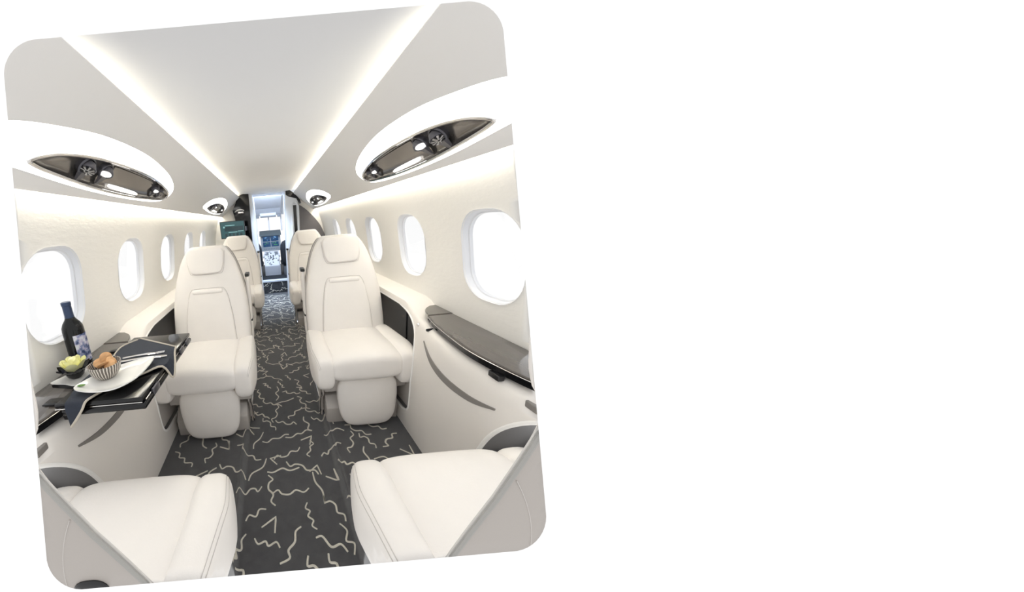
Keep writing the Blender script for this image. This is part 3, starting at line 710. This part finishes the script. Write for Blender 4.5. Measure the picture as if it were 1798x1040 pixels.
def strip(idx_a, idx_b):
    vv = []; ff = []
    for a, b in zip(idx_a, idx_b): vv += [v[nr * q + a] + Vector((0, 0, .0012)), v[nr * q + b] + Vector((0, 0, .0012))]
    vv2 = [p - Vector((0, 0, .0011)) for p in vv]; n_ = len(vv)
    for i in range(len(idx_a) - 1):
        ff.append((2 * i, 2 * i + 1, 2 * i + 3, 2 * i + 2)); ff.append((n_ + 2 * i, n_ + 2 * i + 1, n_ + 2 * i + 3, n_ + 2 * i + 2))
        ff.append((2 * i, 2 * i + 2, n_ + 2 * i + 2, n_ + 2 * i)); ff.append((2 * i + 1, 2 * i + 3, n_ + 2 * i + 3, n_ + 2 * i + 1))
    mb.add(vv + vv2, ff)
strip([k for k in range(q)], [q + k for k in range(q)])
strip([i * q + NU for i in range(nr)], [i * q + NU - 1 for i in range(nr)])
tube('hem', [p + Vector((0, 0, 0.001)) for p in edge[:NU + 1 + nr - 1]], 0.0036, HEM, nap, 6)
tube('hem', [p + Vector((0, -0.001, 0.001)) for p in (edge[-14:] )], 0.003, HEM, nap, 6)

# serving plate: pointed oval, slightly dished
PL = smooth_closed([(-.600, .722), (-.54, .698), (-.475, .702), (-.437, .750), (-.428, .82), (-.436, .893), (-.47, .885), (-.52, .858), (-.572, .805), (-.598, .760)], 6)
n = len(PL); v = []; f = []; pc = Vector((-.512, .795))
pz = NZ + 0.0062
lev = ((0.55, 0.0, 1), (0.80, 0.005, 1), (1.0, 0.013, 1), (1.0, 0.0165, 1), (0.80, 0.0095, 1), (0.55, 0.005, 1))
for sc, h, _ in lev:
    for p in PL: v.append((pc.x + (p[0] - pc.x) * sc, pc.y + (p[1] - pc.y) * sc, pz + h))
for a in range(len(lev) - 1):
    for k in range(n): f.append((a * n + k, a * n + (k + 1) % n, (a + 1) * n + (k + 1) % n, (a + 1) * n + k))
f.append(tuple(range(n))[::-1]); f.append(tuple((len(lev) - 1) * n + k for k in range(n)))
pl = mk('serving_plate', v, f, CHINA); tag(pl, 'white pointed oval china plate on the navy napkin', 'plate')
# bowl
bz = pz + 0.006
bowl = mk('snack_bowl', *lathe_vf([(0.0, 0), (0.022, 0.0), (0.030, 0.006), (0.041, 0.022), (0.046, 0.042), (0.0465, 0.048), (0.0435, 0.048), (0.042, 0.040), (0.036, 0.020), (0.024, 0.008), (0.0, 0.006)], 48), STRIPED, loc=(-0.545, 0.795, bz))
tag(bowl, 'small striped round bowl of crackers on the white plate', 'bowl')
for i, (dx, dy, dz, rx, ry, rz) in enumerate([(-0.020, 0.010, 0.044, 0.55, 0.25, 0.3), (0.004, -0.014, 0.048, -0.75, 0.1, 0.9), (0.018, 0.008, 0.047, 0.95, -0.2, 1.6), (-0.004, 0.020, 0.056, 1.1, 0.35, 0.5), (0.024, -0.012, 0.046, -0.5, -0.6, 2.1)]):
    c = mk('cracker', *lathe_vf([(0.0, -0.002), (0.012, -0.003), (0.017, -0.0015), (0.018, 0.001), (0.013, 0.003), (0, 0.0035)], 20), BREAD, loc=(-0.545 + dx, 0.795 + dy, bz + dz))
    c.rotation_euler = (rx, ry, rz)
    tag(c, ['brown round cracker at left in striped bowl', 'brown cracker lying foremost in striped bowl', 'brown cracker upright at right rear in striped bowl', 'brown cracker standing highest at back of striped bowl', 'brown cracker at right front in striped bowl'][i], 'cracker', 'crackers in the bowl')
# knife and fork beyond the bowl
def bar(name, a, b, w0, w1, th, m, label, cat, tines=False):
    a = Vector(a); b = Vector(b); t = (b - a).normalized(); nrm = t.cross(Vector((0, 0, 1))).normalized()
    mb = MB(); L = (b - a).length
    tab = [(0, w0 * .7), (.03, w0), (.35, w0 * .8), (.5, w1 * .55), (.62, w1), (.9, w1), (1, w1 * .35 if not tines else w1)]
    vv = []; ff = []; K = 20; end = 1.0 if not tines else 0.78
    for i in range(K + 1):
        x = end * i / K; w = interp(tab, x); c_ = a + t * L * x + Vector((0, 0, 0.003 * math.sin(x * PI)))
        vv += [c_ - nrm * w, c_ + nrm * w, c_ + nrm * w * .7 + Vector((0, 0, th)), c_ - nrm * w * .7 + Vector((0, 0, th))]
    for i in range(K):
        for k in range(4): ff.append((i * 4 + k, i * 4 + (k + 1) % 4, i * 4 + 4 + (k + 1) % 4, i * 4 + 4 + k))
    ff += [(0, 1, 2, 3), tuple(K * 4 + k for k in (3, 2, 1, 0))]
    mb.add(vv, ff)
    if tines:
        for k in (-1.5, -.5, .5, 1.5):
            mb.add(*tube_vf([a + t * L * .77 + nrm * k * w1 * .55 + Vector((0, 0, .002)), b + nrm * k * w1 * .5 + Vector((0, 0, .003))], 0.0011, 6))
    tag(mb.build(name, m), label, cat)
bar('table_knife', (-0.575, 0.905, NZ + .006), (-0.405, 0.925, NZ + .006), 0.006, 0.008, 0.002, CHROME, 'silver table knife lying on napkin behind the plate', 'knife')
bar('table_fork', (-0.570, 0.935, NZ + .006), (-0.425, 0.957, NZ + .006), 0.005, 0.009, 0.002, CHROME, 'silver fork lying on napkin beyond the knife', 'fork', True)
mk('herb_leaf', *pillow_vf(-0.012, 0.012, 0.006, 0, 0.002, lambda u, d, w: Vector((-0.588 + w, 0.738 + u, pz + 0.016 + d)), p=2, q=2, n=12, rows=8), LEAF)
tag(bpy.data.objects['herb_leaf'], 'green herb leaf at left tip of the white plate', 'leaf')

# tray, square dish, flower bowl, rose
tray = empty('serving_tray', (-0.69, 0.865, 0.642)); tag(tray, 'low black tray carrying a white square dish beside the bottle', 'tray')
t0 = Vector(tray.location)
def quad_slab(name, pts, z0, z1, m, par, base):
    v, f = prism_vf(pts, lambda p, h: Vector((p[0], p[1], h)) - base, z0, z1); return mk(name, v, f, m, par, False)
quad_slab('tray_base', [(-.752, .825), (-.655, .800), (-.652, .895), (-.715, .912)], 0.6425, 0.652, GLOSSBLACK, tray, t0)
v = []; f = []
O = smooth_closed([(-.755, .826), (-.70, .812), (-.652, .798), (-.648, .85), (-.648, .898), (-.690, .912), (-.722, .918), (-.738, .87)], 4); n = len(O); oc = Vector((-.695, .858))
for sc, h in ((.9, 0), (1, .004), (1, .006), (.9, .0035)):
    for p in O: v.append((oc.x + (p[0] - oc.x) * sc, oc.y + (p[1] - oc.y) * sc, 0.6525 + h))
f = [(a * n + k, a * n + (k + 1) % n, (a + 1) * n + (k + 1) % n, (a + 1) * n + k) for a in range(3) for k in range(n)] + [tuple(range(n))[::-1], tuple(3 * n + k for k in range(n))]
tag(mk('square_dish', v, f, CHINA), 'white square dish on black tray under the flower bowl', 'dish')
fb = empty('flower_bowl', (-0.690, 0.858, 0.6565)); tag(fb, 'black petal-shaped bowl holding a yellow rose', 'bowl')
mk('bowl_cup', *lathe_vf([(0, 0), (0.016, 0), (0.024, 0.008), (0.030, 0.022), (0.028, 0.022), (0.020, 0.010), (0, 0.006)], 28), GLOSSBLACK, fb)
for k in range(8):
    a = k * PI / 4 + 0.2; vv = []; ff = []
    U_ = Vector((math.cos(a), math.sin(a), 0)); T_ = Vector((-math.sin(a), math.cos(a), 0))
    for i in range(7):
        t = i / 6; w = 0.017 * math.sin(PI * (0.15 + 0.85 * t)) + 0.0006
        c_ = U_ * (0.020 + 0.030 * t) + Vector((0, 0, 0.010 + 0.030 * t ** 0.8))
        for lay in (0, .0015):
            vv += [c_ - T_ * w + Vector((0, 0, .004 + lay)), c_ + Vector((0, 0, lay)), c_ + T_ * w + Vector((0, 0, .004 + lay))]
    for i in range(6):
        b_ = i * 6
        ff += [(b_, b_ + 1, b_ + 7, b_ + 6), (b_ + 1, b_ + 2, b_ + 8, b_ + 7), (b_ + 3, b_ + 9, b_ + 10, b_ + 4), (b_ + 4, b_ + 10, b_ + 11, b_ + 5), (b_, b_ + 6, b_ + 9, b_ + 3), (b_ + 2, b_ + 5, b_ + 11, b_ + 8)]
    mk('bowl_petal', vv, ff, GLOSSBLACK, fb)
rose = empty('yellow_rose', (-0.690, 0.858, 0.668)); tag(rose, 'pale yellow rose bloom in the black bowl', 'flower')
mk('rose_heart', *lathe_vf([(0.0, 0.0), (0.014, 0.004), (0.021, 0.024), (0.017, 0.048), (0.007, 0.059), (0, 0.060)], 20), ROSE, rose)
for ringi, (np_, R0, hh, op) in enumerate(((5, 0.016, 0.060, 0.05), (6, 0.023, 0.057, 0.18), (6, 0.029, 0.050, 0.40))):
    for k in range(np_):
        a = 2 * PI * k / np_ + ringi * 0.5; vv = []; ff = []
        nu, nw = 7, 6
        for lay in (0, 0.0012):
            for j in range(nw):
                t = j / (nw - 1)
                for i in range(nu):
                    s_ = -1 + 2 * i / (nu - 1); wd = (PI / np_) * 1.25 * math.sin(PI * (0.2 + 0.62 * t))
                    r_ = R0 * (0.45 + 0.55 * t) + op * 0.022 * t * t + lay; h_ = hh * t * (1 - 0.10 * s_ * s_)
                    an = a + s_ * wd; vv.append((r_ * math.cos(an), r_ * math.sin(an), h_))
        for lay in (0, 1):
            for j in range(nw - 1):
                for i in range(nu - 1):
                    o_ = lay * nu * nw + j * nu + i; ff.append((o_, o_ + 1, o_ + nu + 1, o_ + nu))
        mk('rose_petal', vv, ff, ROSE, rose)
# wine bottle
bt = empty('wine_bottle', (-0.733, 0.955, 0.6425)); tag(bt, 'dark wine bottle with navy capsule standing against the left window', 'bottle')
mk('bottle_body', *lathe_vf([(0, 0.004), (0.024, 0.001), (0.0325, 0.005), (0.0335, 0.012), (0.0335, 0.150), (0.032, 0.163), (0.026, 0.177), (0.017, 0.190), (0.0135, 0.200), (0.0128, 0.248), (0.0, 0.248)], 40), BOTTLE, bt)
mk('capsule', *lathe_vf([(0.0138, 0.194), (0.0150, 0.197), (0.0140, 0.205), (0.0138, 0.240), (0.0150, 0.241), (0.0150, 0.252), (0.0135, 0.2535), (0, 0.2535)], 32), FOIL, bt)
vv = []; ff = []; K = 16
for i in range(K + 1):
    a = -PI * 0.36 + PI * 0.58 * i / K
    for r_, z in ((0.0340, 0.030), (0.0340, 0.135)): vv.append((r_ * math.cos(a), r_ * math.sin(a), z))
for i in range(K): ff.append((2 * i, 2 * i + 2, 2 * i + 3, 2 * i + 1))
mk('bottle_label', vv, ff, LABELM, bt)['label'] = 'mottled blue and white printed label'

# ------------------------------------------------------------------ forward bulkhead and cockpit
YB = 4.0
wf = empty('wall_front', (0, YB, 0)); tag(wf, kind='structure', label='forward bulkhead with open doorway to the cockpit')
def fb_(name, pts, y0, y1, m, par=wf, base=Vector((0, YB, 0)), smooth=False):
    v, f = prism_vf(pts, lambda p, h: Vector((p[0], h, p[1])) - base, y0, y1); return mk(name, v, f, m, par, smooth)
fb_('bulkhead_panel', [(-.84, -.02), (-.24, -.02), (-.238, .80), (-.30, 1.54), (-.84, 1.54)], YB + 0.02, YB + 0.06, WALLM)['label'] = 'cream bulkhead panel left of doorway'
fb_('bulkhead_panel', [(.84, -.02), (.27, -.02), (.40, .9), (.43, 1.54), (.84, 1.54)], YB + 0.02, YB + 0.06, WALLM)['label'] = 'cream bulkhead panel right of doorway'
# grey arc panel on the right
arc = spline([Vector((*p, 0)) for p in [(.440, 1.312), (.520, 1.252), (.607, 1.163), (.665, 1.092), (.711, 1.024), (.750, .940), (.777, .862), (.79, .75)]], 5)
pts = [(p.x, p.y) for p in arc] + [(.79, .30), (.38, .30)]
fb_('grey_partition', pts, YB - 0.012, YB + 0.018, GREYPAN)['label'] = 'dark grey partition with curved outer edge'
# left black cabinet
cab = fb_('black_cabinet', [(-.243, 1.53), (-.236, 1.53), (-.262, .30), (-.45, .30), (-.45, 1.20), (-.472, 1.31), (-.452, 1.345), (-.420, 1.40), (-.405, 1.46), (-.37, 1.493)], YB - 0.06, YB + 0.018, GLOSSBLACK); cab['label'] = 'black gloss cabinet left of doorway'
box('cabinet_handle', -0.40, -0.325, YB - 0.078, YB - 0.061, 1.262, 1.29, CHROME, cab, 0.005, loc=None)
for o in (bpy.data.objects['cabinet_handle'],): o.location = (0, -YB, 0)
arcp = [Vector((-0.445 + 0.13 * t, -0.066, 1.262 + 0.052 * math.sin(PI * (0.15 + 0.6 * t)))) for t in [i / 12 for i in range(13)]]
tube('cabinet_trim', arcp, [0.004 + 0.008 * math.sin(PI * i / 12) for i in range(13)], RIMW, cab, 8)
# doorway linings (cool white)
fb_('door_jamb', [(-.236, 1.53), (-.195, 1.53), (-.170, .0), (-.262, .0)], YB - 0.03, 4.42, COOLW)['label'] = 'cool white left jamb'
fb_('door_jamb', [(.250, 1.52), (.420, 1.44), (.395, .70), (.300, 0), (.212, .0)], YB - 0.02, 4.42, COOLW)['label'] = 'cool white right jamb'
box('jamb_slot', .350, .392, -0.026, -0.018, .93, 1.315, BLACK, wf, 0.003)['label'] = 'narrow black slot'
tube('jamb_frame', [Vector((.325, -0.024, .80)), Vector((.332, -0.024, 1.30)), Vector((.350, -0.024, 1.352)), Vector((.395, -0.024, 1.352)), Vector((.418, -0.024, 1.30)), Vector((.402, -0.024, .80))], 0.014, COOLW, wf, 8)
fb_('black_corner', [(.275, 1.535), (.262, 1.50), (.262, 1.455), (.30, 1.43), (.40, 1.40), (.432, 1.325), (.462, 1.33), (.445, 1.385), (.375, 1.47), (.32, 1.51)], YB - 0.03, YB - 0.021, GLOSSBLACK)['label'] = 'black gloss corner piece above right jamb'
fb_('header', [(-.236, 1.50), (.262, 1.50), (.262, 1.60), (-.236, 1.60)], YB + 0.0, 4.42, COOLW)
# monitor
mon = empty('monitor', (-0.458, 3.62, 1.066)); tag(mon, 'wall monitor with teal menu screen at front left', 'monitor')
box('casing', -0.155, 0.155, -0.012, 0.02, -0.105, 0.105, BLACK, mon, 0.004)
box('display', -0.147, 0.147, -0.0135, -0.012, -0.097, 0.097, SCR_TEAL, mon, 0.0)
mb = MB()
for x0, x1, z0, z1 in ((-.09, .03, .050, .058), (-.055, .055, -.034, -.026), (.065, .135, -.026, -.019), (-.115, -.095, .025, .045)): mb.add(*box_vf(x0, x1, -0.0145, -0.0135, z0, z1))
mb.build('menu_text', SCR_PALE, mon, False)
mb = MB()
for k in range(5): mb.add(*box_vf(-.10 + k * .047, -.072 + k * .047, -0.0145, -0.0135, -.082, -.045))
mb.add(*box_vf(-.10, .135, -0.0142, -0.0135, -.015, .040))
mb.build('menu_tiles', SCR_DARK, mon, False)
box('bracket', -0.02, 0.16, 0.02, 0.33, -0.03, 0.03, BLACK, mon, 0.004)

# cockpit
ck = empty('trim_5', (0, 0, 0)); tag(ck, kind='structure', label='cockpit shell beyond the doorway')
v, f = box_vf(-0.24, 0.31, 4.42, 4.46, -0.02, 0.185); st = mk('step_riser', v, f, CARPET, ck, False); st['label'] = 'carpeted step up to the cockpit'
mb = MB()
for i in range(9):
    path = squiggle(random.uniform(-.20, .27), random.uniform(.02, .17), random.choice((0, 2)), random.uniform(.08, .12), random.uniform(0, PI))
    path = [(min(.29, max(-.22, p[0])), min(.18, max(.005, p[1]))) for p in path]
    mb.add(*tube_vf([(p[0], 4.4185, p[1]) for p in path], 0.0035, 6))
sq = mb.build('step_squiggle', YARN, ck); tag(sq, kind='stuff')
v, f = box_vf(-0.24, 0.31, 4.41, 4.50, 0.185, 0.215, 0.004); mk('sill', v, f, COOLG, ck)
v, f = box_vf(-0.85, 0.85, 4.46, 6.4, 0.12, 0.19); mk('cockpit_floor', v, f, DARKF, ck, False)
for s in (-1, 1):
    v, f = box_vf(*sorted((s * 0.80, s * 0.84)), 4.42, 6.3, 0.15, 1.0); mk('cockpit_side', v, f, COOLG, ck, False)
    v, f = box_vf(*sorted((s * 0.30, s * 0.84)), 4.40, 4.42, 0.0, 1.62); mk('cockpit_partition', v, f, COOLW, ck, False)
    v, f = box_vf(*sorted((s * 0.236, s * 0.262)), 5.75, 5.80, 0.95, 1.32, 0.006); mk('windshield_post', v, f, COOLW, ck)
pts = [(5.82, 1.26), (5.5, 1.42), (5.2, 1.55), (4.42, 1.60), (4.42, 1.64), (5.2, 1.60), (5.6, 1.47), (5.9, 1.28)]
v, f = prism_vf(pts, lambda p, h: (h, p[0], p[1]), -0.85, 0.85); mk('cockpit_ceiling', v, f, COOLW, ck)
v, f = box_vf(-0.012, 0.012, 5.78, 5.83, 0.94, 1.30, 0.004); mk('centre_post', v, f, COOLW, ck)
oh = empty('overhead_panel', (0, 5.3, 1.45)); tag(oh, 'pale blue-grey overhead panel at top of the cockpit', 'panel')
v, f = prism_vf([(4.75, 1.535), (5.45, 1.375), (5.62, 1.27), (5.66, 1.29), (5.48, 1.44), (4.75, 1.58)], lambda p, h: Vector((h, p[0] - 5.3, p[1] - 1.45)), -0.235, 0.245); mk('panel_body', v, f, COOLG, oh, False)
v, f = box_vf(-0.155, 0.155, 0.27, 0.31, -0.205, -0.150, 0.006); mk('sun_visor', v, f, COOLW, oh)
v, f = box_vf(-0.15, 0.15, 0.255, 0.27, -0.232, -0.203, 0.003); mk('visor_shadow_gap', v, f, MIDG, oh)
for s in (-1, 1):
    v, f = box_vf(*sorted((s * 0.175, s * 0.235)), 0.26, 0.30, -0.235, -0.185, 0.004); mk('switch_block', v, f, MIDG, oh)
v, f = lathe_vf([(0.012, 0), (0.010, -0.008), (0, -0.01)], 16, (0, -0.35, 0.05)); mk('dome_light', v, f, LAMPL, oh)

ip = empty('instrument_panel', (0, 5.55, 0.8)); tag(ip, 'cockpit instrument panel with glowing blue and green displays', 'instruments')
v, f = box_vf(-0.185, 0.20, -0.02, 0.06, -0.22, 0.10, 0.006); mk('panel_face', v, f, PANELG, ip)
v, f = prism_vf([(-0.10, .105), (0.14, .17), (0.14, .14), (-0.10, .075)], lambda p, h: (h, p[0], p[1]), -0.20, 0.215); mk('glareshield', v, f, GSHIELD, ip, False)
for x0 in (-0.145, 0.015):
    for z0, ms in ((-0.03, (SCR_BLUE, SCR_SKY)), (-0.135, (SCR_BLUE, SCR_GRN))):
        d = mk('display', *box_vf(x0, x0 + 0.145, -0.026, -0.02, z0, z0 + 0.092, 0.002), SCR_BLUE, ip)
        mb = MB(); 
        for k in range(4):
            xx = x0 + 0.015 + random.random() * 0.09; zz = z0 + 0.012 + random.random() * 0.06; mb.add(*box_vf(xx, xx + random.uniform(.012, .035), -0.0275, -0.026, zz, zz + random.uniform(.006, .02)))
        mb.build('readout', ms[1] if x0 > 0 or z0 > -0.1 else SCR_GRN, d, False)
mb = MB()
for k in range(9): mb.add(*box_vf(-0.13 + k * 0.032, -0.112 + k * 0.032, -0.025, -0.02, -0.19, -0.165))
mb.build('key_row', MIDG, ip, False)

ped = empty('centre_pedestal', (0, 5.2, 0.19)); tag(ped, 'white cockpit centre pedestal covered with switches and levers', 'pedestal')
v, f = prism_vf([(-0.20, 0.0), (-0.20, 0.165), (0.28, 0.385), (0.33, 0.385), (0.33, 0.0)], lambda p, h: (h, p[0], p[1]), -0.138, 0.146); mk('pedestal_body', v, f, COOLG, ped, False)
def ptop(x, t, h): 
    a = Vector((x, -0.20 + 0.48 * t, 0.165 + 0.22 * t)); return a + Vector((0, -0.417, 0.909)) * h
v, f = prism_vf([(-.132, .02), (.140, .02), (.140, .98), (-.132, .98)], lambda p, h: ptop(p[0], p[1], h), 0.0, 0.006); mk('switch_plate', v, f, COOLW, ped, False)
for k in range(34):
    x = random.uniform(-.125, .13); t = random.uniform(.06, .94); w = random.uniform(.006, .014)
    v, f = prism_vf([(x - w, t - .018), (x + w, t - .018), (x + w, t + .018), (x - w, t + .018)], lambda p, h: ptop(p[0], p[1], h), 0.006, 0.006 + random.uniform(.006, .02))
    mk('switch', v, f, random.choice((DARKF, MIDG, MIDG, COOLG)), ped, False)
for x in (-0.085, 0.095):
    v, f = prism_vf([(x - .03, .72), (x + .03, .72), (x + .03, .92), (x - .03, .92)], lambda p, h: ptop(p[0], p[1], h), 0.006, 0.014); mk('keypad', v, f, MIDG, ped, False)
for x in (-0.02, 0.03):
    q = [ptop(x, .45, .006), ptop(x, .45, .06), ptop(x, .47, .075)]
    tube('lever', q, [0.006, 0.006, 0.011], DARKF, ped, 8)
for s, lab in ((-1, 'dark pilot seat left of the cockpit pedestal'), (1, 'dark pilot seat right of the cockpit pedestal')):
    sr = empty('pilot_seat', (s * 0.352, 5.0, 0.19)); tag(sr, lab, 'seat', 'pilot seats')
    mk('pilot_backrest', *pillow_vf(0.18, 0.62, 0.195, 0, 0.05, lambda u, d, w: Vector((u, -0.12 + d - (w - .2) * .1, w)), p=3, q=4, n=32, rows=18), DARKF, sr)
    mk('pilot_cushion', *pillow_vf(-0.14, 0.30, 0.20, 0, 0.05, lambda u, d, w: Vector((u, w, 0.22 + d)), p=3, q=4, n=32, rows=18), DARKF, sr)
    v, f = box_vf(-0.15, 0.15, -0.12, 0.2, 0.0, 0.17, 0.01); mk('pilot_seat_base', v, f, MIDG, sr)
    v, f = box_vf(*sorted((-s * 0.20, -s * 0.23)), -0.10, 0.18, 0.33, 0.37, 0.008); mk('pilot_armrest', v, f, COOLG, sr)
# windshield glass
wsd = empty('window_11', (0, 0, 0)); tag(wsd, kind='structure')
for x0, x1 in ((-0.80, -0.263), (-0.235, -0.013), (0.013, 0.235), (0.263, 0.80)):
    v, f = box_vf(x0, x1, 5.79, 5.795, 0.95, 1.29); mk('windshield_pane', v, f, GLASS, wsd, False)

# ------------------------------------------------------------------ the cabin model ends where the photograph ends
bpy.context.view_layer.update()
HW, HH, RR = 440.2, 484.8, 61.0
ccx, ccy = 0.0, 0.3
planes = []
for k in range(40):
    a = 2 * PI * k / 40; nx_, ny_ = math.cos(a), math.sin(a)
    sx = (1 if nx_ > 1e-6 else -1 if nx_ < -1e-6 else 0) * (HW - RR); sy = (1 if ny_ > 1e-6 else -1 if ny_ < -1e-6 else 0) * (HH - RR)
    dd = nx_ * (ccx + sx) + ny_ * (ccy + sy) + RR
    planes.append((r0 * nx_ - u0 * ny_ - d0 * (dd / F)).normalized())
O3 = Vector((0, 0, CAMZ))
for o in [o for o in SC.objects if o.type == 'MESH']:
    mw = o.matrix_world; pts = [mw @ vtx.co for vtx in o.data.vertices]
    if not pts: continue
    act = []; gone = False
    for N in planes:
        ds = [(p - O3).dot(N) for p in pts]
        if min(ds) > 0: gone = True; break
        if max(ds) > 1e-5: act.append(N)
    if gone:
        for ch in list(o.children): ch.parent = o.parent
        bpy.data.objects.remove(o); continue
    if not act: continue
    if o.data.users > 1: o.data = o.data.copy()
    inv = mw.inverted(); rot = mw.to_3x3().transposed()
    bm = bmesh.new(); bm.from_mesh(o.data)
    for N in act:
        r = bmesh.ops.bisect_plane(bm, geom=list(bm.verts) + list(bm.edges) + list(bm.faces), dist=1e-6, plane_co=inv @ O3, plane_no=(rot @ N).normalized(), clear_outer=True)
        es = [e for e in r['geom_cut'] if isinstance(e, bmesh.types.BMEdge) and e.is_valid and len(e.link_faces) == 1]
        if es and o.data.materials and o.data.materials[0] != HALO:
            try: bmesh.ops.holes_fill(bm, edges=es, sides=0)
            except Exception: pass
    if len(bm.faces) == 0:
        bm.free()
        for ch in list(o.children): ch.parent = o.parent
        bpy.data.objects.remove(o); continue
    bm.to_mesh(o.data); bm.free(); o.data.update()
# things of which nothing is left in view
changed = True
while changed:
    changed = False
    for o in [o for o in SC.objects if o.type == 'EMPTY' and not o.children]:
        bpy.data.objects.remove(o); changed = True
